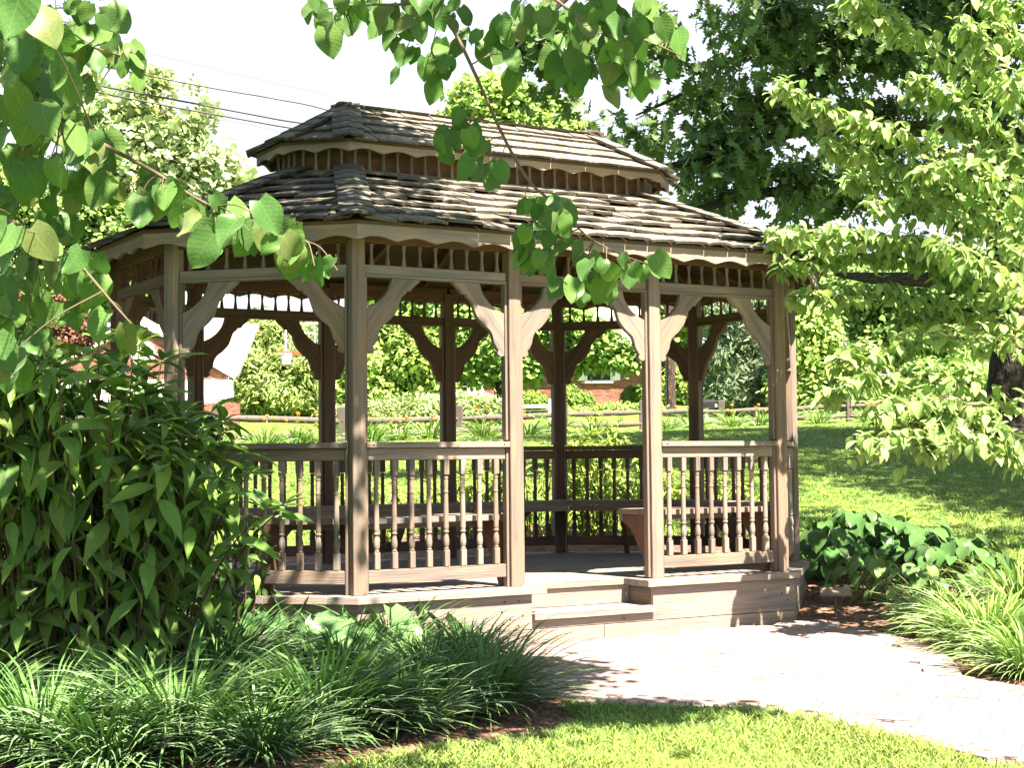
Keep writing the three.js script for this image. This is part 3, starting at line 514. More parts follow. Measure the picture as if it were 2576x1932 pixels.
  if (ridgeTop) { // ridge boards laid over the top, each lapping the next
    const n = 9, Lr = 2 * CEN + 0.08, st = Lr / n;
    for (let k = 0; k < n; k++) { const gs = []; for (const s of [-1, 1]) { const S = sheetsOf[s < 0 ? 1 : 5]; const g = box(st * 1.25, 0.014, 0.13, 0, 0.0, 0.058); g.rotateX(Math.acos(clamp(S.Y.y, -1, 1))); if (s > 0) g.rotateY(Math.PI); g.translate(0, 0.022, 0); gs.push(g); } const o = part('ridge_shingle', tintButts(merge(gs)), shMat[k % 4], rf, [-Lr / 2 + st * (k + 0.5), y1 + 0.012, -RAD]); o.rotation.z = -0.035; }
  }
  return rf;
}
roof('lower_roof', 0.235, FL + 2.22, -1.0, FL + 2.755, 7, 0.215, 0.013, 0.0, 0.10, false);
{ // cupola: dark boards behind a row of little spindles
  const A = octagon(-1.0), In = octagon(-1.05), y0 = FL + 2.742, h = 0.18;
  const cu = part('cupola', merge(In.map((p, i) => { const q = In[(i + 1) % 8], L = Math.hypot(q[0] - p[0], q[1] - p[1]), g = box(L, h, 0.015, L / 2, h / 2, 0); g.rotateY(Math.atan2(q[1] - p[1], q[0] - p[0])); g.translate(p[0], y0, -p[1]); return g; })), M.brown, gazebo);
  const sp = spindleGeo(0.147);
  for (let i = 0; i < 8; i++) {
    const p = A[i], q = A[(i + 1) % 8], L = Math.hypot(q[0] - p[0], q[1] - p[1]), ph = Math.atan2(q[1] - p[1], q[0] - p[0]);
    part('sill', rbox(L + 0.012, 0.035, 0.045, L / 2, 0.012, 0, 0.003), M.woodC, cu, [p[0], y0, -p[1]], ph); part('plate', rbox(L, 0.03, 0.04, L / 2, h + 0.012, 0, 0.003), M.brown, cu, [p[0], y0, -p[1]], ph);
    const n = Math.max(3, Math.round(L / 0.104)); for (let k = 0; k < n; k++) { const t = (k + 0.5) / n; part('spindle', sp, pick(), cu, [lerp(p[0], q[0], t), y0 + 0.03, -lerp(p[1], q[1], t)]); }
  }
}
roof('upper_roof', -0.86, FL + 2.948, -RAD, FL + 3.275, 4, 0.25, 0.003, 0.0, 0.068, true);

// ---------------------------------------------------------------- buildings, fence and street furniture
const brickRed = [[0.36, 0.15, 0.115], [0.42, 0.18, 0.14], [0.31, 0.125, 0.10]].map(c => std(c, { map: brickTex, roughness: 0.9 }));
function brickWall(parent, x0, x1, y0, y1, z, keep, name = 'wall', holes = []) { // courses of real bricks before a mortar slab, facing +z
  const slab = new THREE.BoxGeometry(x1 - x0, y1 - y0, 0.2); slab.translate((x0 + x1) / 2, (y0 + y1) / 2, z - 0.115);
  const w = part(name, keep ? keep.slab : slab, std([0.55, 0.50, 0.46], { roughness: 1 }), parent), list = [], R = rng(Math.round(x0 * 100 + y1 * 7 + 999));
  for (let r = 0; r * 0.075 < y1 - y0; r++) for (let x = x0 + (r % 2 ? 0.1 : 0); x < x1 - 0.1; x += 0.215) { const y = y0 + r * 0.075 + 0.0375; if (keep && !keep.at(x + 0.1, y)) continue; if (holes.some(h => x + 0.2 > h[0] && x < h[1] && y > h[2] && y < h[3])) continue; list.push([x + 0.102, y]); }
  const im = shadows(new THREE.InstancedMesh(new THREE.BoxGeometry(0.203, 0.064, 0.03), brickRed[0], list.length)), c = new THREE.Color(), m = new THREE.Matrix4();
  list.forEach(([x, y], i) => { m.setPosition(x, y, z + rr(R, -0.002, 0.003)); im.setMatrixAt(i, m); const k = rr(R, 0.65, 1.35); c.setRGB(k, k * rr(R, 0.85, 1.15), k * rr(R, 0.85, 1.15)); im.setColorAt(i, c); });
  im.name = 'bricks'; im.userData.kind = 'stuff'; w.add(im); return w;
}
{ // brick house beyond the fence, right
  const d = 62, a = pd(960, 870, d), b = pd(1398, 870, d), eave = pd(1200, 752, d).y, y0 = G(0, d) - 0.6, L = b.x - a.x;
  const h = thing('brick_house', 'low red brick house with a pale roof and white trimmed windows beyond the fence', 'house', [a.x, 0, -d]);
  const px = x => pd(x, 800, d).x - a.x, py = y => pd(1200, y, d).y;
  const win = [[px(1268), px(1318), py(823), py(775)], [px(982), px(1009), py(866), py(800)]];
  const w = brickWall(h, 0, L, y0, eave, 0, null, 'wall', win.map(q => [q[0] - 0.1, q[1] + 0.1, q[2] - 0.1, q[3] + 0.1]));
  part('wall', new THREE.BoxGeometry(0.2, eave - y0, 8).translate(L - 0.11, (eave + y0) / 2, -4.25), brickRed[1], h);
  const glass = std([0.03, 0.035, 0.04], { roughness: 0.08 });
  for (const [x0, x1, yy0, yy1] of win) {
    const wi = part('window', merge([new THREE.BoxGeometry(x1 - x0 + 0.16, 0.08, 0.12).translate((x0 + x1) / 2, yy1 + 0.04, 0.03), new THREE.BoxGeometry(x1 - x0 + 0.2, 0.1, 0.18).translate((x0 + x1) / 2, yy0 - 0.05, 0.05), new THREE.BoxGeometry(0.08, yy1 - yy0, 0.12).translate(x0 - 0.04, (yy0 + yy1) / 2, 0.03), new THREE.BoxGeometry(0.08, yy1 - yy0, 0.12).translate(x1 + 0.04, (yy0 + yy1) / 2, 0.03), new THREE.BoxGeometry(x1 - x0, 0.05, 0.05).translate((x0 + x1) / 2, (yy0 + yy1) / 2, 0.03)]), M.white, h);
    part('pane', new THREE.BoxGeometry(x1 - x0, yy1 - yy0, 0.02).translate((x0 + x1) / 2, (yy0 + yy1) / 2, 0.002), glass, wi);
    for (const s of [-1, 1]) part('shutter', new THREE.BoxGeometry(0.3, yy1 - yy0, 0.04).translate(s < 0 ? x0 - 0.24 : x1 + 0.24, (yy0 + yy1) / 2, 0.04), M.white, wi);
  }
  part('trim', new THREE.BoxGeometry(0.16, eave - y0, 0.06).translate(px(1040), (eave + y0) / 2, 0.04), M.white, h);
  const ang = 0.42, rl = 5.2, rf = part('roof', new THREE.BoxGeometry(L + 1.2, 0.12, rl).translate(0, 0, -rl / 2).rotateX(ang).translate(L / 2, eave - 0.12, 0.55), std([0.55, 0.54, 0.53], { map: shingleTex, roughness: 0.9 }), h);
  part('gutter', new THREE.BoxGeometry(L + 1.2, 0.16, 0.14).translate(L / 2, eave - 0.14, 0.6), M.white, rf);
  part('chimney', new THREE.BoxGeometry(0.9, 1.4, 0.7).translate(L * 0.62, eave + 2.2, -4), brickRed[2], rf);
}
{ // brick gable at the left
  const d = 45, apex = pd(307, 698, d), l = pd(120, 790, d), r = pd(492, 806, d), base = pd(300, 905, d).y, band = pd(300, 822, d).y;
  const h = thing('brick_house', 'brick gable with a round white vent seen through the left end of the gazebo', 'house', [apex.x, 0, -d]);
  const x0 = l.x - apex.x, x1 = r.x - apex.x, yl = l.y, top = apex.y, yr = r.y;
  const edge = x => x < 0 ? lerp(top, yl, x / x0) : lerp(top, yr, x / x1);
  const s = new THREE.Shape([[x0, band], [x1, band], [x1, yr], [0, top], [x0, yl]].map(p => new THREE.Vector2(...p))), slab = new THREE.ExtrudeGeometry(s, { depth: 0.2, bevelEnabled: false }); slab.translate(0, 0, -0.216);
  brickWall(h, x0, x1, band, top, 0, { slab, at: (x, y) => y < edge(x) - 0.05 && y < edge(x - 0.1) && Math.hypot(x - 0.05, y - (top - 0.9)) > 0.36 }, 'gable');
  const rake = (xa, ya, xb, yb) => { const L = Math.hypot(xb - xa, yb - ya) + 0.2, g = new THREE.BoxGeometry(L, 0.24, 0.16); g.rotateZ(Math.atan2(yb - ya, xb - xa)); g.translate((xa + xb) / 2, (ya + yb) / 2, 0.06); return g; };
  part('rake_board', rake(x0 - 0.2, yl - 0.02, 0, top + 0.08), M.white, h); part('rake_board', rake(0, top + 0.082, x1 + 0.2, yr - 0.02).translate(0, 0, 0.003), M.white, h);
  const v = part('vent', new THREE.TorusGeometry(0.30, 0.06, 8, 28).translate(0.05, top - 0.9, 0.03), M.white, h); part('louvre', merge([-0.2, -0.12, -0.04, 0.04, 0.12, 0.2].map(y => new THREE.BoxGeometry(2 * Math.sqrt(0.09 - y * y), 0.05, 0.04).rotateX(0.5).translate(0.05, top - 0.9 + y, 0.0))), M.white, v);
  part('frieze_board', new THREE.BoxGeometry(x1 - x0 + 0.3, 0.55, 0.3).translate((x0 + x1) / 2, band - 0.28, -0.05), M.white, h);
  part('porch_wall', new THREE.BoxGeometry(x1 - x0, band - base + 2, 0.2).translate((x0 + x1) / 2, (band + base) / 2 - 1.6, -2.0), brickRed[2], h);
  const pole = x => new THREE.CylinderGeometry(0.09, 0.10, 3.2, 12).translate(x, band - 2.15, -0.05); for (const x of [x0 + 0.2, 0.4, x1 - 0.2]) part('column', pole(x), M.white, h);
  const ang = 0.45, rf = part('roof', new THREE.BoxGeometry(7.4, 0.12, 4.4).translate(0, 0, -2.2).rotateX(ang).translate(-1.2, band + 0.15, -1.6), std([0.42, 0.41, 0.40], { map: shingleTex, roughness: 0.9 }), h);
}
// split rail fence
const fencePts = [[170, 905, 25.5], [470, 903, 26.5], [738, 910, 28], [992, 905, 30], [1219, 896, 32.5], [1388, 891, 34], [1558, 889, 36], [1833, 877, 37], [2044, 875, 38], [2260, 871, 38.5]].map(p => pd(...p));
{
  const o = thing('rail_fence', 'weathered grey split rail fence along the far edge of the lawn', 'fence', [fencePts[4].x, G(fencePts[4].x, 32.5), fencePts[4].z]), b = o.position, R = rng(4);
  fencePts.forEach((p, i) => { const gy = G(p.x, -p.z), g = rbox(0.15, p.y + 0.26 - gy + 0.3, 0.11, 0, (p.y + 0.26 - gy - 0.3) / 2, 0, 0.02); part('post', g, M.greyWood, o, [p.x - b.x, gy - b.y, p.z - b.z], rr(R, -0.2, 0.2)); });
  for (let i = 0; i < fencePts.length - 1; i++) for (const lower of [0, 1]) {
    const p = fencePts[i].clone().sub(b), q = fencePts[i + 1].clone().sub(b); if (lower) { p.y = lerp(G(fencePts[i].x, -fencePts[i].z) - b.y, p.y, 0.36); q.y = lerp(G(fencePts[i + 1].x, -fencePts[i + 1].z) - b.y, q.y, 0.36); }
    const m = p.clone().lerp(q, 0.5).add(V(0, rr(R, -0.04, 0.02), 0)); part('rail', tube([p.clone().add(V(0, 0, 0.05)), p.clone().lerp(q, 0.25), m, p.clone().lerp(q, 0.75), q.clone().add(V(0, 0, -0.02))], [0.035, 0.062, 0.058, 0.06, 0.035], 6, 6), M.greyWood, o);
  }
}
{ // white fence piece, mailbox, pole, wires, hoop
  const p = pd(1125, 878, 46), q = pd(1190, 876, 46), gy = G(p.x, 46), o = thing('white_fence', 'short white post and rail fence before the clipped round bushes', 'fence', [p.x, gy, p.z]);
  for (const x of [0, q.x - p.x]) part('post', rbox(0.14, p.y - gy + 0.22, 0.14, x, (p.y - gy + 0.22) / 2, 0, 0.01), M.white, o);
  for (const y of [0, -0.28]) part('rail', rbox(q.x - p.x - 0.14, 0.10, 0.05, (q.x - p.x) / 2, p.y - gy + y, 0, 0.008), M.white, o);
  const mb = pd(1526, 873, 42), mg = G(mb.x, 42), m = thing('mailbox', 'black mailbox with a rounded top beyond the split rail fence', 'mailbox', [mb.x, mg, mb.z]);
  const s = new THREE.Shape(); s.moveTo(-0.1, 0); s.lineTo(0.1, 0); s.lineTo(0.1, 0.12); s.absarc(0, 0.12, 0.1, 0, Math.PI); s.lineTo(-0.1, 0);
  const g = new THREE.ExtrudeGeometry(s, { depth: 0.5, bevelEnabled: true, bevelSize: 0.006, bevelThickness: 0.006, bevelSegments: 1 }); g.translate(0, mb.y - mg - 0.1, -0.25); g.rotateY(1.15);
  part('box', g, M.black, m); part('post', rbox(0.1, mb.y - mg - 0.1, 0.1, 0, (mb.y - mg - 0.1) / 2, 0, 0.008), M.white, m); part('label_plate', new THREE.BoxGeometry(0.16, 0.07, 0.006).translate(0, mb.y - mg - 0.04, 0.262).rotateY(1.15), M.white, m);
  const pb = pd(1450, 884, 51), pg = G(pb.x, 51), pole = thing('utility_pole', 'brown wooden utility pole rising behind the right half of the gazebo', 'pole', [pb.x, pg, pb.z]);
  part('shaft', tube([V(0, -0.9, 0), V(0, 3, 0), V(0.02, 5.6, 0)], [0.155, 0.145, 0.13], 10, 8), M.bark, pole); part('crossarm', rbox(1.5, 0.11, 0.09, 0, 5.2, 0.17, 0.01), M.bark, pole);
  part('conduit', tube([V(-0.17, 0, 0.05), V(-0.165, 3, 0.05), V(-0.16, 4.8, 0.05)], [0.03, 0.03, 0.03], 6), M.black, pole);
  const top = y => V(pb.x, pg + y, pb.z);
  const wire = (pts, r, label) => { const w = thing('power_line', label, 'wire', [pts[0].x, pts[0].y, pts[0].z], 0, 'overhead power lines'); part('cable', tube(pts.map(p => p.clone().sub(w.position)), [r, r], 5), M.wire, w); };
  wire([pd(-400, 0, 52), pd(177, 133, 50), pd(440, 187, 51), pd(597, 214, 52), pd(715, 240, 53), top(5.3)], 0.026, 'topmost of the dark wires crossing the white sky left of the gazebo roof');
  wire([pd(-400, 70, 52), pd(152, 174, 50), pd(380, 216, 51), pd(601, 258, 52), pd(690, 275, 52), top(4.9)], 0.035, 'thick upper wire of the close pair left of the gazebo roof');
  wire([pd(-400, 83, 52), pd(147, 187, 50), pd(380, 232, 51), pd(601, 272, 52), pd(690, 289, 52), top(4.75)], 0.032, 'lower wire of the close pair left of the gazebo roof');
  wire([pd(-400, 95, 55), pd(147, 196, 53), pd(380, 243, 54), pd(601, 284, 55), top(4.6)], 0.010, 'thin lowest wire left of the gazebo roof');
  wire([pd(-400, -60, 58), pd(560, 172, 56), pd(715, 208, 56), pd(800, 245, 56), top(5.45)], 0.009, 'faint thin wire highest above the gazebo roof');
  // basketball hoop on its board
  const hb = pd(618, 760, 50), hg = G(hb.x, 50), hoop = thing('basketball_hoop', 'basketball hoop with an orange rim and white net seen through the left bay', 'basketball hoop', [hb.x, hg, hb.z]), y = hb.y - hg;
  const bd = part('backboard', merge([[-0.66, 0, 0.045, 1.05], [0.66, 0, 0.045, 1.05]].map(q => new THREE.BoxGeometry(q[2], q[3], 0.04).translate(q[0] + 0.62, y + 0.42, -0.28)).concat([-0.09, 0.93].map(k => new THREE.BoxGeometry(1.36, 0.05, 0.04).translate(0.62, y + k, -0.2805)), [0.22, 0.62].map(k => new THREE.BoxGeometry(0.6, 0.035, 0.03).translate(0.62, y + k, -0.26)), [0.33, 0.91].map(k => new THREE.BoxGeometry(0.035, 0.4, 0.03).translate(k, y + 0.42, -0.262)))), M.white, hoop);
  part('pane', new THREE.BoxGeometry(1.3, 1.0, 0.012).translate(0.62, y + 0.42, -0.29), new THREE.MeshPhysicalMaterial({ color: 0xf4f8f8, transmission: 1, roughness: 0.05, thickness: 0 }), bd);
  part('rim', new THREE.TorusGeometry(0.23, 0.02, 8, 26).rotateX(Math.PI / 2).translate(0, y, 0), M.orange, hoop); part('bracket', merge([new THREE.BoxGeometry(0.5, 0.09, 0.14).translate(0.42, y - 0.02, -0.18), new THREE.BoxGeometry(0.14, 0.14, 0.1).translate(0.5, y + 0.02, -0.2)]), M.orange, hoop);
  const net = []; for (let k = 0; k < 14; k++) for (const s2 of [-1, 1]) { const a = k / 14 * 6.283, b2 = a + s2 * 0.45; net.push(tube([V(Math.cos(a) * 0.22, y - 0.02, Math.sin(a) * 0.22), V(Math.cos(a + s2 * 0.22) * 0.16, y - 0.2, Math.sin(a + s2 * 0.22) * 0.16), V(Math.cos(b2) * 0.125, y - 0.4, Math.sin(b2) * 0.125)], [0.02, 0.02], 4)); }
  part('net', merge(net), M.rope, hoop);
  part('pole', merge([tube([V(1.7, -0.4, -0.7), V(1.7, y - 0.6, -0.7), V(1.7, y - 0.1, -0.7)], [0.07, 0.07], 8), tube([V(1.7, y - 0.25, -0.7), V(1.1, y - 0.12, -0.45), V(0.4, y - 0.08, -0.33)], [0.06, 0.05], 8)]), M.black, hoop);
}
{ // little plaque on a stake in the bed
  const p = pd(1805, 1327, 11.1), gy = G(p.x, 11.1), o = thing('plaque', 'small bronze plaque on a thin stake beside the right gazebo corner', 'plaque', [p.x, gy, p.z], -0.12);
  part('stake', tube([V(0, -0.1, 0), V(0, 0.1, 0), V(0, 0.17, 0)], [0.011, 0.011], 8), M.metal, o);
  const pl = part('plate', new RoundedBoxGeometry(0.23, 0.012, 0.13, 2, 0.004).rotateX(0.42).translate(0, 0.185, 0), M.metal, o);
  part('face', new THREE.BoxGeometry(0.212, 0.003, 0.114).translate(0, 0.0075, 0).rotateX(0.42).translate(0, 0.185, 0), M.plate, pl);
}

// ---------------------------------------------------------------- trees and shrubs of the background
const lc = (c, o) => leafMat(c, { clearcoat: 0.15, transmission: 0.28, ...o });
const SP = {
  round: spray(9, 0.16, 'round', 3, 1.0), oak: spray(8, 0.17, 'oak', 4, 1.1), narrow: spray(10, 0.15, 'narrow', 5, 1.0), needle: spray(22, 0.16, 'needle', 6, 0.85, 0.35), fine: spray(12, 0.10, 'round', 8, 1.1), far: spray(9, 0.26, 'round', 9, 1.1),
};
// crown lumps given as [x, y, radius x, radius y] on the 2212-wide picture, at that depth
function pxLumps(list, d, base, thick = 1) { return list.map(([x, y, rx, ry, dd = 0, k = 1]) => { const c = pd(x, y, d + dd), s = (d + dd) / F * 1.16456; return [c.x - base.x, c.y - base.y, c.z - base.z, rx * s, ry * s, (rx + ry) / 2 * s * thick, rx * ry * k]; }); }
function tree(name, label, cat, px, d, trunkTop, r0, lumps, geo, mat, n, seed, o = {}) {
  const c = pd(px, 800, d), base = V(c.x, G(c.x, d), c.z), t = thing(name, label, cat, [base.x, base.y, base.z], 0, o.group), L = pxLumps(lumps, d, base, o.thick ?? 1);
  if (r0) { const R = rng(seed + 77), tp = pd(...trunkTop, d).sub(base); part('trunk', tube([V(0, -0.3, 0), tp.clone().multiplyScalar(0.5).add(V(rr(R, -0.1, 0.1), 0, 0)), tp], [r0 * 1.25, r0, r0 * 0.55], 9, 5), o.bark ?? M.bark, t);
    const gs = []; for (const l of L.slice(0, 9)) { const f = tp.clone().multiplyScalar(rr(R, 0.55, 0.95)), e = V(l[0], l[1], l[2]); gs.push(tube([f, f.clone().lerp(e, 0.5).add(V(0, -0.15, 0)), e], [r0 * 0.4, r0 * 0.22, r0 * 0.08], 6, 3)); } part('limbs', merge(gs), o.bark ?? M.bark, t); }
  crown(t, o.crown ?? 'crown', geo, mat, n, L, seed, o); return t;
}
const LG = { pale: lc([0.36, 0.45, 0.22]), yell: lc([0.26, 0.39, 0.085]), mid: lc([0.16, 0.27, 0.065]), fresh: lc([0.20, 0.34, 0.075]), oak: lc([0.075, 0.145, 0.036], { transmission: 0.42 }), con: lc([0.26, 0.35, 0.11], { transmission: 0.15 }), spruce: lc([0.13, 0.185, 0.105], { transmission: 0.1 }), red: lc([0.16, 0.07, 0.05]), jun: lc([0.30, 0.40, 0.16], { transmission: 0.15 }), box: lc([0.13, 0.23, 0.03], { transmission: 0.15 }) };
tree('tall_tree', 'tall pale sunlit tree behind the power lines at the upper left', 'tree', 330, 56, [330, 260], 0.3, [[330, 270, 70, 60], [220, 260, 60, 70], [250, 330, 80, 60], [420, 270, 45, 60], [340, 370, 90, 60], [460, 360, 50, 60], [250, 440, 110, 70], [420, 450, 90, 60], [500, 460, 45, 50], [380, 530, 150, 80], [520, 400, 30, 40], [330, 195, 50, 40], [410, 205, 30, 40], [530, 520, 40, 50], [180, 200, 40, 50]], SP.far, LG.pale, 2600, 11, { smin: 0.7, smax: 1.4, gap: 0.40, gapScale: 0.8 });  // haze and glare put into the pale leaf colour of this crown
tree('tall_tree', 'darker tree with a visible pale trunk standing left of the gazebo roof', 'tree', 205, 48, [210, 420], 0.2, [[200, 480, 90, 90], [120, 500, 90, 100], [260, 560, 100, 80], [100, 600, 110, 70], [200, 620, 110, 60], [40, 430, 90, 120]], SP.round, LG.mid, 2400, 12, { smin: 0.9, smax: 1.5, gap: 0.22 });
tree('copper_tree', 'small tree with dark red leaves at the far left', 'tree', 110, 34, [110, 720], 0.08, [[110, 700, 90, 60], [40, 690, 70, 60], [170, 730, 50, 35]], SP.fine, LG.red, 1500, 13, { gap: 0.2 });
tree('arborvitae', 'broad feathery evergreen behind the basketball hoop', 'tree', 600, 54, [600, 740], 0.2, [[590, 730, 70, 50], [540, 790, 70, 70], [640, 790, 75, 80], [600, 850, 110, 60], [700, 850, 60, 60], [680, 750, 50, 60], [560, 715, 40, 30], [720, 800, 50, 70]], SP.needle, LG.con, 4200, 14, { lift: -0.1, out: 1.2, smin: 1.0, smax: 1.9, gap: 0.25 });
tree('leafy_shrub', 'large yellow green shrub behind the middle of the gazebo left of the brick house', 'shrub', 860, 46, [860, 760], 0.06, [[850, 740, 60, 50], [800, 790, 70, 80], [900, 790, 70, 80], [860, 850, 100, 50], [760, 850, 60, 50], [930, 840, 50, 55], [780, 720, 40, 40], [830, 700, 40, 40]], SP.narrow, LG.yell, 3300, 15, { smin: 1.0, smax: 1.6, lift: 0.9, gap: 0.22 });
tree('street_tree', 'spreading green tree with a dark trunk before the brick house', 'tree', 1084, 52, [1090, 740], 0.24, [[1050, 740, 80, 50], [1120, 700, 80, 50], [1200, 700, 90, 45], [1010, 790, 50, 30], [1280, 740, 70, 40], [1340, 770, 50, 25], [1230, 770, 60, 25], [1110, 790, 70, 30], [1000, 700, 70, 50], [960, 740, 40, 40]], SP.round, LG.fresh, 3000, 16, { smin: 1.0, smax: 1.7, gap: 0.3, lift: 0.9 , bark: M.barkDark, gapScale: 0.6 });
tree('spruce', 'blue green spruce with layered boughs behind the right end of the gazebo', 'tree', 1590, 45, [1590, 560], 0.16, [[1600, 640, 60, 40], [1590, 690, 75, 40], [1620, 730, 95, 35], [1580, 775, 90, 35], [1640, 810, 110, 35], [1590, 850, 100, 35], [1660, 870, 90, 25], [1600, 590, 45, 50]], SP.needle, LG.spruce, 4200, 17, { lift: -0.05, out: 1.3, smin: 0.9, smax: 1.6, gap: 0.34, gapScale: 0.45 });
tree('young_tree', 'bright young tree at the edge of the lawn right of the gazebo', 'tree', 1745, 43, [1745, 720], 0.07, [[1745, 690, 60, 60], [1730, 760, 60, 60], [1760, 820, 60, 50], [1710, 840, 50, 40], [1780, 740, 40, 50]], SP.round, LG.yell, 2000, 18, { smin: 0.8, smax: 1.2, gap: 0.28 });
tree('leafy_shrub', 'pale rounded shrub between the young tree and the thin trunk on the right', 'shrub', 1832, 46, [1832, 800], 0.05, [[1832, 790, 45, 45], [1850, 840, 60, 35], [1800, 840, 40, 35]], SP.narrow, LG.pale, 1000, 19, { smin: 0.8, smax: 1.3, lift: 0.8 });
tree('tall_tree', 'tall tree with a thin straight trunk beyond the lawn on the right', 'tree', 1952, 47, [1955, 560], 0.17, [[1900, 620, 110, 70], [2000, 640, 100, 80], [1950, 720, 120, 60], [2060, 730, 80, 80], [1880, 730, 60, 70], [2090, 620, 70, 80]], SP.round, LG.mid, 2600, 20, { smin: 0.9, smax: 1.5, gap: 0.3 });
tree('leafy_shrub', 'mixed green shrub at the foot of the big oak behind the fence', 'shrub', 2030, 44, [2030, 830], 0.05, [[2000, 830, 70, 50], [2080, 820, 70, 60], [1940, 850, 60, 35]], SP.narrow, LG.fresh, 1400, 21, { smin: 0.8, smax: 1.3, gap: 0.2 });
tree('tall_tree', 'bright tree crown showing above the middle of the gazebo roof', 'tree', 1080, 66, [1080, 300], 0.3, [[1060, 220, 100, 60], [1130, 260, 110, 60], [1000, 270, 70, 50], [1200, 290, 90, 50], [1080, 330, 130, 60]], SP.far, LG.yell, 2000, 22, { smin: 0.8, smax: 1.3, gap: 0.2 });
tree('tall_tree', 'green tree seen through the spindles at the back of the gazebo', 'tree', 1150, 78, [1150, 560], 0.3, [[900, 620, 110, 90], [1020, 600, 110, 100], [1150, 600, 120, 100], [1290, 610, 110, 90], [850, 690, 60, 60], [1400, 640, 90, 80]], SP.far, LG.fresh, 2600, 23, { smin: 1.1, smax: 1.9, gap: 0.15 });
tree('tall_tree', 'dense green tree behind the spruce and the utility pole', 'tree', 1500, 72, [1500, 600], 0.3, [[1430, 700, 60, 90], [1480, 640, 90, 90], [1600, 620, 110, 100], [1720, 600, 110, 110], [1470, 800, 50, 60], [1840, 650, 80, 90], [1400, 820, 40, 60]], SP.far, LG.mid, 2400, 24, { smin: 1.0, smax: 1.7, gap: 0.18 });
tree('leafy_shrub', 'sunny shrub at the foot of the utility pole', 'shrub', 1480, 56, [1480, 850], 0.04, [[1475, 830, 40, 50], [1500, 860, 40, 35], [1440, 870, 30, 25]], SP.round, LG.yell, 700, 25, { smin: 0.7, smax: 1.2 });
for (const [x, y, rx, ry, d, label] of [[1235, 860, 46, 30, 55, 'large clipped round bush in front of the brick house'], [1150, 864, 28, 20, 55.5, 'smaller clipped bush left of the largest round one'], [993, 860, 20, 16, 55, 'small round bush under the left house window'], [1373, 858, 30, 28, 53, 'upright leafy bush at the right end of the house wall']])
  tree('clipped_bush', label, 'shrub', x, d, [x, y], 0, [[x, y + ry * 0.3, rx, ry * 1.1, 0]], SP.fine, LG.box, 900, 30 + x % 7, { power: 0.16, smin: 0.7, smax: 1.1, out: 1.4, lift: 0.2, crown: 'foliage' });
tree('juniper', 'low spreading pale green juniper along the street behind the fence', 'shrub', 930, 40, [930, 890], 0, [[830, 893, 70, 14], [930, 885, 90, 20], [1020, 882, 80, 20], [1080, 893, 50, 12], [880, 905, 110, 10], [740, 898, 50, 12]], SP.needle, LG.jun, 1900, 41, { out: 1.6, lift: 0.35, smin: 0.7, smax: 1.3, crown: 'foliage', thick: 0.6 });
tree('bed_plants', 'loose flowering plants in the bed before the brick house', 'plants', 1310, 50, [1310, 880], 0, [[1240, 893, 60, 12], [1330, 888, 70, 16], [1400, 890, 40, 12], [1290, 905, 60, 8]], SP.narrow, LG.yell, 1000, 42, { out: 0.4, lift: 1.1, smin: 0.6, smax: 1.1, crown: 'foliage', thick: 0.6 });
tree('hedge', 'dark low hedge under the fence rails at the right', 'hedge', 1860, 39.5, [1860, 905], 0, [[1760, 905, 60, 12], [1860, 905, 80, 12], [1960, 908, 80, 12], [2060, 905, 60, 12]], SP.fine, LG.mid, 1500, 43, { out: 0.8, lift: 0.6, smin: 0.7, smax: 1.1, crown: 'foliage', thick: 0.5 });

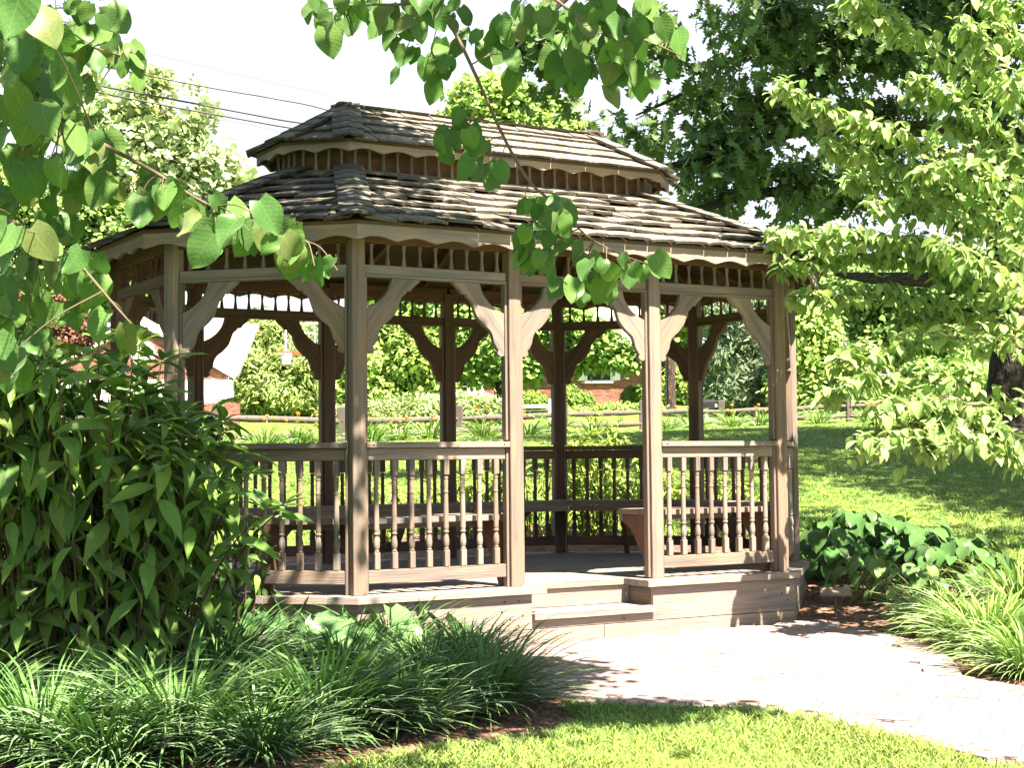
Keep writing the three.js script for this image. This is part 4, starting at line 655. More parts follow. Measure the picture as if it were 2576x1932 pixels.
// the great oak on the right: its crown reaches over the lawn
{
  const [bx, bd] = groundHit(2182, 930), base = V(bx, G(bx, bd), -bd);
  const o = thing('oak', 'great dark oak with a thick trunk at the right edge of the lawn', 'tree', [base.x, base.y, base.z]);
  const P = (x, y, d) => at(x, y, d).sub(base);
  part('trunk', tube([P(2530, 1100, bd), P(2530, 1060, bd), P(2535, 900, bd), P(2528, 700, bd), P(2512, 500, bd), P(2490, 300, bd), P(2470, 150, bd - 1), P(2460, -150, bd - 2), P(2440, -700, bd - 2)], [0.46, 0.36, 0.29, 0.27, 0.26, 0.24, 0.22, 0.18, 0.06], 14, 9), M.barkDark, o);
  const limb = (pts, r) => part('limb', tube(pts.map(p => P(...p)), r, 8, 4), M.barkDark, o);
  limb([[2490, 320, bd], [2387, 325, bd - 1], [2200, 322, bd - 2], [2007, 325, bd - 3], [1913, 362, bd - 4], [1776, 401, bd - 5], [1600, 430, bd - 6]], [0.16, 0.13, 0.12, 0.11, 0.09, 0.06, 0.02]);
  limb([[2180, 322, bd - 2], [1990, 300, bd - 3.5], [1920, 305, bd - 4], [1830, 289, bd - 4.5], [1797, 253, bd - 5], [1770, 190, bd - 5], [1700, 150, bd - 5.5]], [0.10, 0.09, 0.085, 0.08, 0.07, 0.05, 0.02]);
  limb([[2505, 560, bd], [2330, 530, bd - 1], [2210, 514, bd - 2], [2100, 495, bd - 3], [1957, 481, bd - 4], [1776, 521, bd - 5], [1640, 560, bd - 5.5]], [0.15, 0.11, 0.095, 0.09, 0.07, 0.045, 0.02]);
  limb([[2525, 720, bd], [2473, 716, bd - 0.3], [2350, 705, bd - 1], [2201, 700, bd - 2], [2100, 690, bd - 3]], [0.14, 0.13, 0.12, 0.09, 0.03]);
  limb([[2480, 250, bd], [2427, 100, bd - 1], [2300, -40, bd - 3], [2100, -150, bd - 5]], [0.14, 0.12, 0.09, 0.05]);
  limb([[2470, 100, bd - 1], [2300, -80, bd - 3], [1900, -140, bd - 6], [1500, -60, bd - 7.5], [1300, 120, bd - 8]], [0.13, 0.10, 0.08, 0.05, 0.015]);
  limb([[1776, 202, bd - 5], [1690, 250, bd - 5.5], [1600, 290, bd - 6]], [0.03, 0.025, 0.012]);
  const L = pxLumps([[1500, 110, 150, 90, -6], [1650, 60, 150, 110, -5], [1820, 110, 180, 130, -4], [1980, 60, 170, 120, -3], [2130, 110, 150, 140, -2], [1370, 300, 80, 60, -6, 1.0], [1560, 340, 130, 60, -5, 0.9], [1480, 400, 110, 45, -5.5, 0.9], [1690, 400, 130, 60, -4, 0.9], [1620, 450, 150, 45, -4.5], [1800, 430, 150, 70, -3], [1900, 300, 130, 90, -2, 0.9], [2060, 400, 130, 110, -1], [2180, 300, 100, 140, 0], [1190, 90, 90, 60, -7, 1.0], [1110, 190, 70, 50, -7, 0.6], [1080, 60, 55, 40, -7, 0.6], [1300, 60, 110, 60, -7], [1200, 230, 70, 45, -7, 0.5], [1680, 250, 120, 80, -4, 0.8], [1500, 230, 90, 50, -5, 0.5], [1960, 560, 120, 40, -1, 0.6], [1760, 540, 80, 30, -2, 0.5]], bd, base, 0.5);
  crown(o, 'crown', SP.oak, LG.oak, 1350, L, 51, { gap: 0.42, gapScale: 0.6, smin: 0.8, smax: 1.35, lift: 0.9, power: 0.6, out: 0.3 });
  const W = (x, y, d, rx, ry, rz) => [x - base.x, y - base.y, -d - base.z, rx, ry, rz];
  crown(o, 'upper_crown', SP.oak, LG.oak, 3600, [W(7.5, 11.5, 22, 5, 2.6, 6), W(6.4, 9.2, 13, 2.7, 1.2, 3.0), W(9.5, 9.5, 16, 3, 2, 5), W(5.2, 10.8, 17, 2.5, 1.6, 3.5), W(8.5, 8.2, 10.8, 2, 0.9, 1.6), W(5.9, 8.6, 9.5, 0.9, 0.6, 0.8)], 52, { gap: 0.36, gapScale: 2.4, smin: 1.1, smax: 1.7, lift: 0.9, power: 0.6, out: 0.3 });  // unseen lumps above the frame, added to shade lawn and hostas
}

// ---------------------------------------------------------------- plants close to the gazebo
// blades of a grassy clump: arching strips
function bladeGeo(list) { // [base, azimuth, length, lean, width]
  const pos = [], nor = [], idx = [], uv = [];
  for (const [b, az, L, lean, w, tw] of list) {
    const n = 6, s0 = pos.length / 3, dx = Math.cos(az), dz = Math.sin(az), sx = -dz, sz = dx; let x = b.x, y = b.y, z = b.z, a = lean;
    for (let i = 0; i <= n; i++) {
      const t = i / n, hw = w * (t < 0.7 ? 1 : (1 - (t - 0.7) / 0.3 * 0.96)) / 2, ca = Math.cos(a), sa = Math.sin(a), fx = sx * hw, fz = sz * hw, tl = tw * hw;
      pos.push(x - fx, y - tl, z - fz, x + fx, y + tl, z + fz); const nx = -sa * dx, ny = ca, nz = -sa * dz; nor.push(nx, ny, nz, nx, ny, nz); uv.push(0, t, 1, t);
      a -= (0.35 * lean + 0.75 + 0.35 * tw) / n * (0.5 + t); x += Math.cos(a) * dx * L / n; z += Math.cos(a) * dz * L / n; y += Math.sin(a) * L / n;
    }
    for (let i = 0; i < n; i++) { const q = s0 + i * 2; idx.push(q, q + 1, q + 2, q + 1, q + 3, q + 2); }
  }
  const g = new THREE.BufferGeometry(); g.setAttribute('position', new THREE.Float32BufferAttribute(pos, 3)); g.setAttribute('normal', new THREE.Float32BufferAttribute(nor, 3)); g.setAttribute('uv', new THREE.Float32BufferAttribute(uv, 2)); g.setIndex(idx); return g;
}
function clumpList(seed, n, rad, len, wid, upright = 1) {
  const R = rng(seed), o = [];
  for (let i = 0; i < n; i++) { const a = R() * 6.283, r = rad * Math.sqrt(R()); o.push([V(Math.cos(a) * r, 0, Math.sin(a) * r), a + rr(R, -0.5, 0.5), len * rr(R, 0.6, 1.15), lerp(1.5, 0.45, Math.pow(R(), 0.9)) * upright + rr(R, -0.1, 0.1), wid * rr(R, 0.8, 1.2), rr(R, -0.6, 0.6)]); }
  return o;
}
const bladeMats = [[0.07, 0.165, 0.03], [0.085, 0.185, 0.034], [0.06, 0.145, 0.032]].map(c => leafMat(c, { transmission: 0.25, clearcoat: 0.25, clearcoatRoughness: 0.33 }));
const bladeSun = [[0.15, 0.27, 0.05], [0.17, 0.29, 0.055]].map(c => leafMat(c, { transmission: 0.3, clearcoat: 0.3 }));  // lighter blade greens for sunny spots, the sunlight put into the colour
const lir = [0, 1, 2, 3].map(k => [0, 1, 2].map(j => bladeGeo(clumpList(700 + k * 10 + j, 190, 0.13, 0.58, 0.0105))));
const clumpAt = (px, py, k, s, turn, label, mats, group) => {
  const [x, d] = groundHit(px, py), t = thing('liriope_clump', label, 'grass clump', [x, G(x, d), -d], turn, group);
  lir[k].forEach((g, j) => { const b = part('blades', g, mats[(j + k) % mats.length], t); b.userData.kind = 'stuff'; b.scale.set(s, s * 0.95, s); });
};
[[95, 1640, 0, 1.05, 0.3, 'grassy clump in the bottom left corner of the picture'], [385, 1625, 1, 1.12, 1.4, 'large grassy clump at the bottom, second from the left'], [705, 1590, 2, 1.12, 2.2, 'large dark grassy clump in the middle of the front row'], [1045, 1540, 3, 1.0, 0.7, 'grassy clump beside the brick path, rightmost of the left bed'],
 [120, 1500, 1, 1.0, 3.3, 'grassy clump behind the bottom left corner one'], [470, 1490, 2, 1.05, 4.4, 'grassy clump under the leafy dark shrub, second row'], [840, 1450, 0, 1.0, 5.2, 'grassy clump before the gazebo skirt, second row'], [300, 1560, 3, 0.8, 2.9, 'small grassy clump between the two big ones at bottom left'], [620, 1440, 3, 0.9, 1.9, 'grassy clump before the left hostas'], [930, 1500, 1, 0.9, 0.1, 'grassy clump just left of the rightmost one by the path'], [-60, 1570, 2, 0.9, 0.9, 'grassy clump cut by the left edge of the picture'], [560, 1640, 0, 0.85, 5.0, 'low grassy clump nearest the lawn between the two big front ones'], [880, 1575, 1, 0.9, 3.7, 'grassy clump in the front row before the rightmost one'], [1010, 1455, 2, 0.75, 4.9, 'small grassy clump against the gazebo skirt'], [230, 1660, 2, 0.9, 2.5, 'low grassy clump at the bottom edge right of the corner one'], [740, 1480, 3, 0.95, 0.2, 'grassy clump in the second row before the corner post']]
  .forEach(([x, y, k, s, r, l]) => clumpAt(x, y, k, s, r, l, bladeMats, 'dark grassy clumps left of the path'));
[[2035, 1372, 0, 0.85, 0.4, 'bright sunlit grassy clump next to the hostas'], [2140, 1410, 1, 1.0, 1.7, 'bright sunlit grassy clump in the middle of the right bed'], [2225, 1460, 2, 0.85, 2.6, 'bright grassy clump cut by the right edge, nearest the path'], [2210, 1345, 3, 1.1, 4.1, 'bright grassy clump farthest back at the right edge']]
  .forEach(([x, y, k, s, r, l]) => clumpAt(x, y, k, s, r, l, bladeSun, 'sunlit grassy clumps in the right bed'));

// hostas: broad leaves on stalks
const hostaG = [0, 1, 2].map(k => leafGeo('heart', 0.15, 0.115, 0.7, 0.28, 7, 0.02, 40 + k)), stalkG = tube([V(0, 0, 0), V(0, -0.5, 0.02), V(0, -1, 0)], [0.0035, 0.0035], 5);
function hosta(px, py, n, s, h, label, mats, seed, group) {
  const [x, d] = groundHit(px, py), t = thing('hosta', label, 'hosta', [x, G(x, d), -d], 0, group), R = rng(seed), st = [];
  for (let i = 0; i < n; i++) {
    const a = i * 2.4 + rr(R, -0.3, 0.3), q = Math.sqrt((i + 0.5) / n), r = q * 0.44 * s, y = h * (1 - 0.7 * q * q * q) * rr(R, 0.72, 1.06), p = V(Math.cos(a) * r, y, Math.sin(a) * r), out = V(Math.cos(a), 0, Math.sin(a));
    const dir = out.clone().multiplyScalar(rr(R, 0.5, 1)).add(V(rr(R, -0.35, 0.35), rr(R, -0.85, -0.15), rr(R, -0.35, 0.35))), nn = V(0, 1, 0).addScaledVector(out, 0.5).add(V(rr(R, -0.3, 0.3), 0, rr(R, -0.3, 0.3)));
    part('leaf', hostaG[i % 3], mats[Math.floor(R() * mats.length)], t).applyMatrix4(leafMatrix(p, dir, nn, s * rr(R, 0.7, 1.2)));
    st.push(tube([V(out.x * 0.03, 0, out.z * 0.03), V(p.x * 0.5, y * 0.7, p.z * 0.5), p], [0.005, 0.0035], 5));
  }
  const m = part('stalks', merge(st), M.stemGreen, t); m.userData.kind = 'stuff';
}
const hostaDark = pal([0.042, 0.112, 0.020], TONES, { transmission: 0.24, clearcoat: 0.22, clearcoatRoughness: 0.3 }), hostaSun = pal([0.13, 0.23, 0.06], TONES, { clearcoat: 0.4 });  // hosta green in shaded and sunlit copies, the light put into the colour
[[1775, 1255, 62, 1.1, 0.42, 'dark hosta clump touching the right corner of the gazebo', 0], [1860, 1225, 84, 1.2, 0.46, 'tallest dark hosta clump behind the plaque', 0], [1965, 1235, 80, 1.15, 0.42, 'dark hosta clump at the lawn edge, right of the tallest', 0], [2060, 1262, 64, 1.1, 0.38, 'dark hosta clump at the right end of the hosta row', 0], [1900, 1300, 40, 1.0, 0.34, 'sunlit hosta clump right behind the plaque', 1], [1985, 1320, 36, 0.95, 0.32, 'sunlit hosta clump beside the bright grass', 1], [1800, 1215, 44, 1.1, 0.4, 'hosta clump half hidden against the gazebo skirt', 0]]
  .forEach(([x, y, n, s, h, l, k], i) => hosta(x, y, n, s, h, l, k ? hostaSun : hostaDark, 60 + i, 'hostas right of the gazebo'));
const hostaMid = pal([0.085, 0.18, 0.055], TONES, { transmission: 0.24, clearcoat: 0.25, clearcoatRoughness: 0.3 });
[[640, 1436, 26, 1.6, 0.42, 'broad leaved hosta under the left part of the gazebo skirt'], [775, 1440, 28, 1.7, 0.40, 'broad leaved hosta below the left front post'], [535, 1430, 22, 1.55, 0.44, 'hosta half hidden behind the dark shrub']].forEach(([x, y, n, s, h, l], i) => hosta(x, y, n, s, h, l, hostaMid, 80 + i, 'hostas left of the path'));

// shrubs of long drooping leaves on arching stems
const lance = [0, 1, 2, 3].map(k => leafGeo('lance', 0.17, 0.057, 0.45 + k * 0.28, 0.42, 6, 0.03, 20 + k, 0.01));
function stemShrub(name, label, pos, nStem, H, spread, leafG, mats, stemM, seed, most, o = {}) {
  const t = thing(name, label, 'shrub', [pos[0], G(pos[0], pos[1]), -pos[1]], 0, o.group), R = rng(seed), st = [], lv = new Leaves(leafG, mats), ls = o.leaf ?? 1, step = o.step ?? 0.055;
  for (let i = 0; i < nStem; i++) {
    const a = R() * 6.283, q = Math.sqrt(R()), bx = Math.cos(a) * q * spread[0] * 0.45, bz = Math.sin(a) * q * spread[1] * 0.45, tx = Math.cos(a) * q * spread[0] * rr(R, 0.85, 1.1), tz = Math.sin(a) * q * spread[1] * rr(R, 0.85, 1.1);
    const hh = H * (o.shape ? o.shape(tx, tz) : 1 - 0.35 * q * q) * rr(R, 0.82, 1.05), c = new THREE.CatmullRomCurve3([V(bx, -0.03, bz), V(lerp(bx, tx, 0.25), hh * 0.4, lerp(bz, tz, 0.25)), V(lerp(bx, tx, 0.6), hh * 0.78, lerp(bz, tz, 0.6)), V(tx, hh, tz)]);
    st.push(tube(c.points, [0.008, 0.006, 0.003], 5, 2)); const Ls = c.getLength(), n = Math.floor(Ls * (1 - (o.bare ?? 0.22)) / step); let ph = R() * 6.283;
    for (let k = 0; k < n; k++) { const f = (o.bare ?? 0.22) + (1 - (o.bare ?? 0.22)) * (k + R() * 0.6) / n, p = c.getPoint(Math.min(1, f)); ph += 2.4; const out = V(Math.cos(ph), 0, Math.sin(ph)), up = smooth(0.8, 1, f); const dir = out.multiplyScalar(0.85).add(V(rr(R, -0.35, 0.35), lerp(-0.5, 0.05, up) + rr(R, -0.6, 0.5), rr(R, -0.35, 0.35))); lv.add(leafMatrix(p, dir, V(dir.x + rr(R, -0.6, 0.6), 0.8, dir.z + rr(R, -0.6, 0.6)), ls * rr(R, 0.6, 1.2))); }
    const tip = c.getPoint(1); for (let k = 0; k < (o.whorl ?? 7); k++) { const b = k * 0.95 + R(); lv.add(leafMatrix(tip, V(Math.cos(b), rr(R, -0.5, 0.9), Math.sin(b)), V(0, 1, 0).add(V(rr(R, -0.3, 0.3), 0, rr(R, -0.3, 0.3))), ls * rr(R, 0.45, 0.85))); }
  }
  const m = part('stems', merge(st), stemM, t); m.userData.kind = 'stuff'; lv.build(t, most); return t;
}
const darkLeaf = pal([0.145, 0.275, 0.048], [[1, 1], [0.72, 0.85], [1.35, 1.12], [0.9, 1.15], [1.15, 0.9]], { transmission: 0.34, clearcoat: 0.3, map: leafTex, clearcoatRoughness: 0.35 });
stemShrub('leafy_shrub', 'big dark green shrub of long drooping leaves before the gazebo left end', [-2.2, 8.35], 86, 1.92, [1.02, 0.62], lance, darkLeaf, M.stemRed, 91, 300, { step: 0.072, bare: 0.03, leaf: 1.45, shape: (x) => clamp(1.0 - 0.40 * Math.max(0, x - 0.0) / 0.9, 0.45, 1) * (1 + 0.12 * N3(x * 4, 2, 1)) });
const lightLeaf = pal([0.18, 0.30, 0.06], TONES, { transmission: 0.3 });
stemShrub('leafy_shrub', 'small light green seedling shrub at the left edge below the big dark one', (() => { const [x, d] = groundHit(50, 1440); return [x, d]; })(), 11, 0.78, [0.3, 0.2], lance, lightLeaf, M.stemGreen, 92, 100, { leaf: 0.8, bare: 0.3, whorl: 9 });
stemShrub('leafy_shrub', 'light green shoot with pointed leaves among the grassy clumps', (() => { const [x, d] = groundHit(400, 1440); return [x, d]; })(), 7, 0.68, [0.22, 0.15], lance, lightLeaf, M.stemGreen, 93, 80, { leaf: 0.8, bare: 0.3, whorl: 9 });
stemShrub('leafy_shrub', 'thin leaning shoot with dark red stem before the left gazebo railing', (() => { const [x, d] = groundHit(530, 1440); return [x, d]; })(), 7, 0.9, [0.28, 0.2], lance, darkLeaf, M.stemRed, 94, 80, { leaf: 0.8, bare: 0.3 });
// sunny shrubs behind the gazebo
const yellowLeaf = pal([0.26, 0.36, 0.055], TONES, { transmission: 0.36 }), lanceS = [0, 1, 2].map(k => leafGeo('lance', 0.10, 0.036, 0.3 + k * 0.2, 0.3, 4, 0.02, 30 + k, 0.005));
[[800, 14.5, 0.62, 26, 'yellow green shrub behind the railing left of the second front post', [0.4, 0.35]], [1000, 14.7, 0.72, 30, 'yellow green shrub seen between the balusters beside the entrance post', [0.5, 0.4]], [1160, 14.6, 0.72, 34, 'yellow green shrub behind the middle of the back railing', [0.55, 0.4]], [1300, 14.7, 1.12, 40, 'tallest yellow green shrub rising above the back railing', [0.5, 0.4]], [1395, 14.3, 0.72, 30, 'yellow green shrub behind the right bench', [0.45, 0.4]], [1540, 14.4, 0.62, 26, 'yellow green shrub behind the right hand balusters', [0.5, 0.35]]]
  .forEach(([px, d, h, n, label, sp], i) => stemShrub('yellow_shrub', label, [pd(px, 1000, d).x, d], n, h, sp, lanceS, yellowLeaf, M.stemGreen, 110 + i, 100, { step: 0.035, bare: 0.1, whorl: 8, leaf: 1.0, group: 'yellow green shrubs behind the gazebo' }));
// day lilies along the fence
{
  const lg = [0, 1].map(k => bladeGeo(clumpList(800 + k, 90, 0.16, 0.50, 0.022))), petal = leafGeo('oval', 0.085, 0.035, -0.9, 0.2, 4, 0, 3);
  const flower = merge([0, 1, 2, 3, 4, 5].map(k => petal.clone().applyMatrix4(leafMatrix(V(0, 0, 0), V(Math.cos(k * 1.047), 0.75, Math.sin(k * 1.047)), V(0, 1, 0))))), om = [std([0.75, 0.30, 0.02], { side: THREE.DoubleSide, roughness: 0.7 }), std([0.80, 0.48, 0.04], { side: THREE.DoubleSide, roughness: 0.7 })];
  const scape = (h, R) => tube([V(0, 0, 0), V(rr(R, -0.08, 0.08), h * 0.6, rr(R, -0.08, 0.08)), V(rr(R, -0.16, 0.16), h, rr(R, -0.16, 0.16))], [0.006, 0.004], 4);
  const where = [[470, 935, 26, 'beside the far left rail'], [570, 932, 26.4, 'under the bright left rail'], [640, 935, 26.8, 'left of the first clear fence post'], [690, 932, 27, 'against the dark back post of the left bay'], [800, 942, 27.2, 'just right of the first clear fence post'], [860, 944, 27.6, 'second right of the first clear fence post'], [930, 940, 28.2, 'behind the corner post at the back'], [1045, 938, 29, 'left of the entrance post'], [1140, 936, 30, 'in the left half of the entrance bay'], [1195, 930, 30.8, 'at the back post of the entrance bay'], [1280, 925, 31.5, 'behind the tall yellow shrub'], [1440, 915, 33, 'right of the entrance bay'], [1500, 912, 34, 'by the dark post of the right bay'], [1580, 905, 35, 'before the spruce'], [1640, 905, 35.6, 'at the right corner post of the gazebo'], [1770, 896, 36.2, 'on the lawn edge right of the gazebo'], [1880, 894, 36.4, 'under the dogwood branches'], [1990, 894, 37, 'near the foot of the oak']];
  where.forEach(([x, y, d, l], i) => {
    const p = pd(x, y, d), R = rng(900 + i), t = thing('day_lily', 'clump of orange day lilies ' + l, 'flowers', [p.x, G(p.x, d) - 0.02, p.z], R() * 6, 'day lilies along the fence');
    const s = rr(R, 0.95, 1.25), b = part('leaves', lg[i % 2], bladeSun[i % 2], t); b.scale.setScalar(s); b.userData.kind = 'stuff';
    const gs = []; for (let k = 0; k < 2 + i % 3; k++) { const h = rr(R, 0.3, 0.56), g = scape(h, R); g.rotateY(k); gs.push(g); const q = g.attributes.position, e = q.count - 1, f = part('flower', flower, om[Math.floor(R() * 2)], t, [q.getX(e), q.getY(e), q.getZ(e)], R() * 6); f.scale.setScalar(rr(R, 0.7, 1.05)); } part('stalks', merge(gs), M.stemGreen, t).userData.kind = 'stuff';
  });
}

// ---------------------------------------------------------------- the two near trees
{ // broad heart-shaped leaves hanging in from the left and from above
  const base = V(-3.3, G(-3.3, 5.2), -5.2), t = thing('leafy_tree', 'near tree with broad heart shaped leaves whose boughs hang in from the left and above', 'tree', [base.x, base.y, base.z]), R = rng(501);
  const P = (x, y, d) => pd(x, y, d).sub(base), lp = (x, y, d) => V(x, y, -d).sub(base);
  part('trunk', tube([lp(-3.3, -0.6, 5.2), lp(-3.25, 1, 5.2), lp(-3.0, 2.6, 5.3), lp(-2.5, 4.2, 5.6), lp(-1.6, 5.4, 6.2)], [0.17, 0.14, 0.12, 0.09, 0.04], 10, 5), M.bark, t);
  const samples = [], bough = (pts, r) => { part('bough', tube(pts, r, 7, 5), M.twig, t); const c = new THREE.CatmullRomCurve3(pts, false, 'centripetal'); for (let i = 0; i <= 60; i++) samples.push(c.getPoint(i / 60)); };
  bough([lp(-3.1, 2.2, 5.2), P(-160, 60, 4.4), P(0, 172, 4.2), P(140, 262, 4.2), P(235, 318, 4.2), P(335, 372, 4.3), P(445, 440, 4.4), P(560, 482, 4.5), P(660, 520, 4.5)], [0.03, 0.014, 0.009, 0.0075, 0.0065, 0.0055, 0.0045, 0.0035, 0.002]);
  bough([lp(-2.2, 4.6, 5.8), lp(-0.9, 3.9, 5.6), P(820, -90, 5.2), P(940, 10, 5.2), P(985, 75, 5.2), P(1040, 190, 5.2), P(1095, 310, 5.2), P(1150, 400, 5.2), P(1205, 445, 5.2), P(1262, 505, 5.2), P(1330, 545, 5.25), P(1410, 575, 5.3)], [0.03, 0.016, 0.0075, 0.0068, 0.0064, 0.006, 0.0055, 0.005, 0.004, 0.0035, 0.0025, 0.0015]);
  bough([lp(-2.0, 4.9, 5.9), lp(-0.3, 4.2, 5.6), P(1080, -120, 5.3), P(1200, 0, 5.3), P(1300, 60, 5.3), P(1400, 90, 5.4), P(1470, 120, 5.4)], [0.03, 0.018, 0.010, 0.007, 0.005, 0.004, 0.002]);
  bough([P(930, 0, 5.2), P(860, 10, 5.1), P(780, 10, 5.1), P(700, 20, 5.1)], [0.007, 0.005, 0.004, 0.002]);
  bough([lp(-3.1, 2.0, 5.2), P(-120, 420, 4.1), P(0, 470, 4.1), P(110, 520, 4.1), P(180, 580, 4.1), P(240, 650, 4.1), P(285, 700, 4.1)], [0.025, 0.012, 0.009, 0.007, 0.005, 0.004, 0.002]);
  bough([lp(-3.0, 2.7, 5.2), P(-100, -20, 4.4), P(40, 60, 4.6), P(160, 90, 4.9), P(260, 120, 5.2)], [0.025, 0.012, 0.009, 0.006, 0.003]);
  const geos = [0, 1, 2, 3, 4, 5, 6, 7].map(k => leafGeo('heart', 0.100 * (0.92 + 0.03 * (k % 5)), 0.076 + 0.005 * (k % 4), 0.1 + k * 0.15, 0.08 + (k % 3) * 0.2, 8, 0.035 + 0.02 * (k % 3), 7 + k, 0.014)), mats = pal([0.085, 0.19, 0.034], [[1, 1], [0.8, 0.85], [1.12, 1.12], [1.25, 1.02], [0.92, 0.82]], { transmission: 0.30, clearcoat: 0.25, clearcoatRoughness: 0.35, map: leafTex, bumpMap: leafBump, bumpScale: 0.0005 });
  mats.push(leafMat([0.15, 0.21, 0.055], { transmission: 0.38, map: leafTex }));
  const lv = new Leaves(geos, mats), tw = [];
  const cluster = (x, y, rpx, n, d, s = 1) => {
    const c = P(x, y, d), rw = rpx * 1.16456 / F * d; let b = samples[0]; for (const q of samples) if (q.distanceToSquared(c) < b.distanceToSquared(c)) b = q;
    if (b.distanceTo(c) > 0.02) tw.push(tube([b, b.clone().lerp(c, 0.5).add(V(0, 0.02, 0)), c], [0.003, 0.002, 0.0015], 5, 1));
    for (let i = 0; i < n; i++) { const a = R() * 6.283, q = Math.sqrt(R()) * rw, p = c.clone().add(V(Math.cos(a) * q, Math.sin(a) * q + 0.03, rr(R, -0.16, 0.12))), dir = V(rr(R, -0.75, 0.75), -1, rr(R, -0.5, 0.6)), nn = V(rr(R, -0.9, 0.9), rr(R, 0.0, 0.9), R() < 0.8 ? 1 : -1); const pet = p.clone().add(V(-dir.x * 0.2, 0.3, -dir.z * 0.2).multiplyScalar(0.05)).lerp(c, 0.4); tw.push(tube([p, p.clone().lerp(pet, 0.5).add(V(0, 0.004, 0)), pet], [0.0011, 0.0012], 4, 1)); lv.add(leafMatrix(p, dir, nn, s * rr(R, 0.58, 1.18)), R() < 0.17 ? 5 : Math.floor(R() * 5)); }
  };
  // along the lower left bough
  [[330, 400, 20, 2], [350, 420, 24, 3], [300, 440, 22, 3], [400, 470, 26, 3], [440, 480, 22, 3], [470, 520, 20, 2], [540, 500, 20, 3], [590, 540, 18, 2], [620, 520, 22, 3], [650, 560, 18, 2], [680, 575, 14, 2], [270, 410, 22, 3], [215, 335, 26, 4], [180, 300, 30, 4], [640, 480, 16, 2], [560, 470, 18, 2], [500, 455, 18, 2], [730, 585, 6, 1], [460, 455, 14, 2]].forEach(q => cluster(q[0], q[1], q[2], q[3], rr(R, 4.15, 4.5)));
  // left edge
  [[80, 30, 30, 2, 3.3, 1.05], [30, 60, 50, 9], [150, 50, 45, 7], [205, 20, 22, 4], [255, 105, 26, 6, 5.4], [275, 130, 18, 5, 5.4], [185, 110, 36, 7, 4.7], [100, 120, 50, 9], [40, 150, 50, 10], [20, 230, 46, 10], [75, 250, 46, 9], [130, 280, 40, 7], [190, 320, 36, 4], [45, 330, 46, 9], [20, 420, 46, 9], [100, 380, 46, 7], [150, 400, 36, 4], [60, 500, 34, 4, 3.7, 1.1], [30, 590, 46, 8], [110, 480, 40, 5], [130, 590, 36, 5], [190, 600, 26, 4], [95, 650, 34, 4], [245, 680, 12, 1], [282, 712, 10, 2], [200, 560, 22, 2], [25, 690, 40, 7], [10, 780, 36, 6], [60, 720, 30, 4], [150, 660, 30, 3]].forEach(q => cluster(q[0], q[1], q[2], q[3], q[4] ?? rr(R, 3.9, 4.7), q[5] ?? 1));
  // small bright leaves farther back at the left
  [[120, 150, 60, 26], [160, 200, 50, 24], [60, 190, 60, 24], [190, 240, 36, 14], [150, 120, 50, 14], [40, 640, 50, 20], [60, 720, 50, 20], [100, 760, 40, 10]].forEach(q => cluster(q[0], q[1], q[2], q[3], rr(R, 6.4, 7.2), 0.55));
  // the middle bough
  [[1000, 280, 26, 5], [965, 300, 22, 4], [1040, 330, 24, 4], [1080, 355, 16, 3], [1020, 350, 16, 2], [1130, 440, 22, 4], [1190, 450, 28, 5], [1150, 500, 26, 5], [1210, 500, 26, 5], [1140, 550, 24, 5], [1190, 550, 24, 4], [1240, 540, 20, 3], [1210, 620, 18, 2], [1260, 600, 26, 5], [1310, 590, 26, 5], [1360, 580, 22, 4], [1395, 570, 16, 3], [1270, 560, 18, 3]].forEach(q => cluster(q[0], q[1], q[2], q[3], rr(R, 5.05, 5.4)));
  [[690, 20, 30, 5], [720, 60, 22, 3], [760, 30, 32, 6], [820, 20, 36, 7], [850, 90, 20, 3], [880, 50, 40, 9], [930, 120, 36, 7], [960, 150, 26, 6], [1020, 100, 24, 5], [920, 10, 36, 8], [980, 40, 30, 6], [870, 130, 20, 2],
   [1100, 60, 34, 6], [1160, 30, 40, 8], [1230, 80, 42, 9], [1290, 50, 48, 11], [1345, 100, 46, 11], [1400, 50, 40, 8], [1440, 100, 30, 7], [1240, 150, 34, 6], [1320, 150, 40, 8], [1385, 170, 24, 5], [1300, 10, 50, 9], [1460, 80, 20, 4], [1200, 10, 40, 7], [1110, 120, 26, 4]].forEach(q => cluster(q[0], q[1], q[2], q[3], rr(R, 4.95, 5.6)));
  part('twigs', merge(tw), M.twig, t).userData.kind = 'stuff';
  lv.build(t, 300);
  // unseen crown above and left of the frame, lumps added to cast shade
  const W = (x, y, d, rx, ry, rz) => [x - base.x, y - base.y, -d - base.z, rx, ry, rz], over = spray(7, 0.10, 'round', 61, 1.3);
  crown(t, 'crown', over, leafMat([0.10, 0.185, 0.055]), 5200, [W(-0.9, 4.7, 6.4, 1.5, 0.5, 1.0), W(-0.2, 5.3, 7.9, 1.15, 0.6, 1.1), W(-2.4, 5.4, 7.0, 1.2, 0.5, 1.2), W(-4.7, 2.8, 8.6, 1.2, 2.2, 2.6), W(-0.5, 6.0, 9.2, 1.2, 0.6, 0.9), W(-2.0, 6.0, 9.0, 1.6, 0.8, 1.3), W(1.3, 4.6, 5.3, 0.9, 0.4, 0.4), W(0.6, 4.9, 6.5, 0.5, 0.3, 0.6), W(0.2, 4.8, 5.6, 1.1, 0.4, 0.7), W(1.9, 4.5, 5.5, 0.6, 0.3, 0.35), W(1.35, 4.6, 7.0, 0.4, 0.25, 0.4), W(0.5, 3.95, 4.5, 0.8, 0.32, 0.45), W(-1.1, 3.6, 3.7, 0.75, 0.32, 0.5), W(-0.2, 6.4, 8.9, 0.9, 0.5, 0.8)], 62, { gap: 0.30, gapScale: 0.35, smin: 0.8, smax: 1.3, lift: 0.9, power: 0.6 });
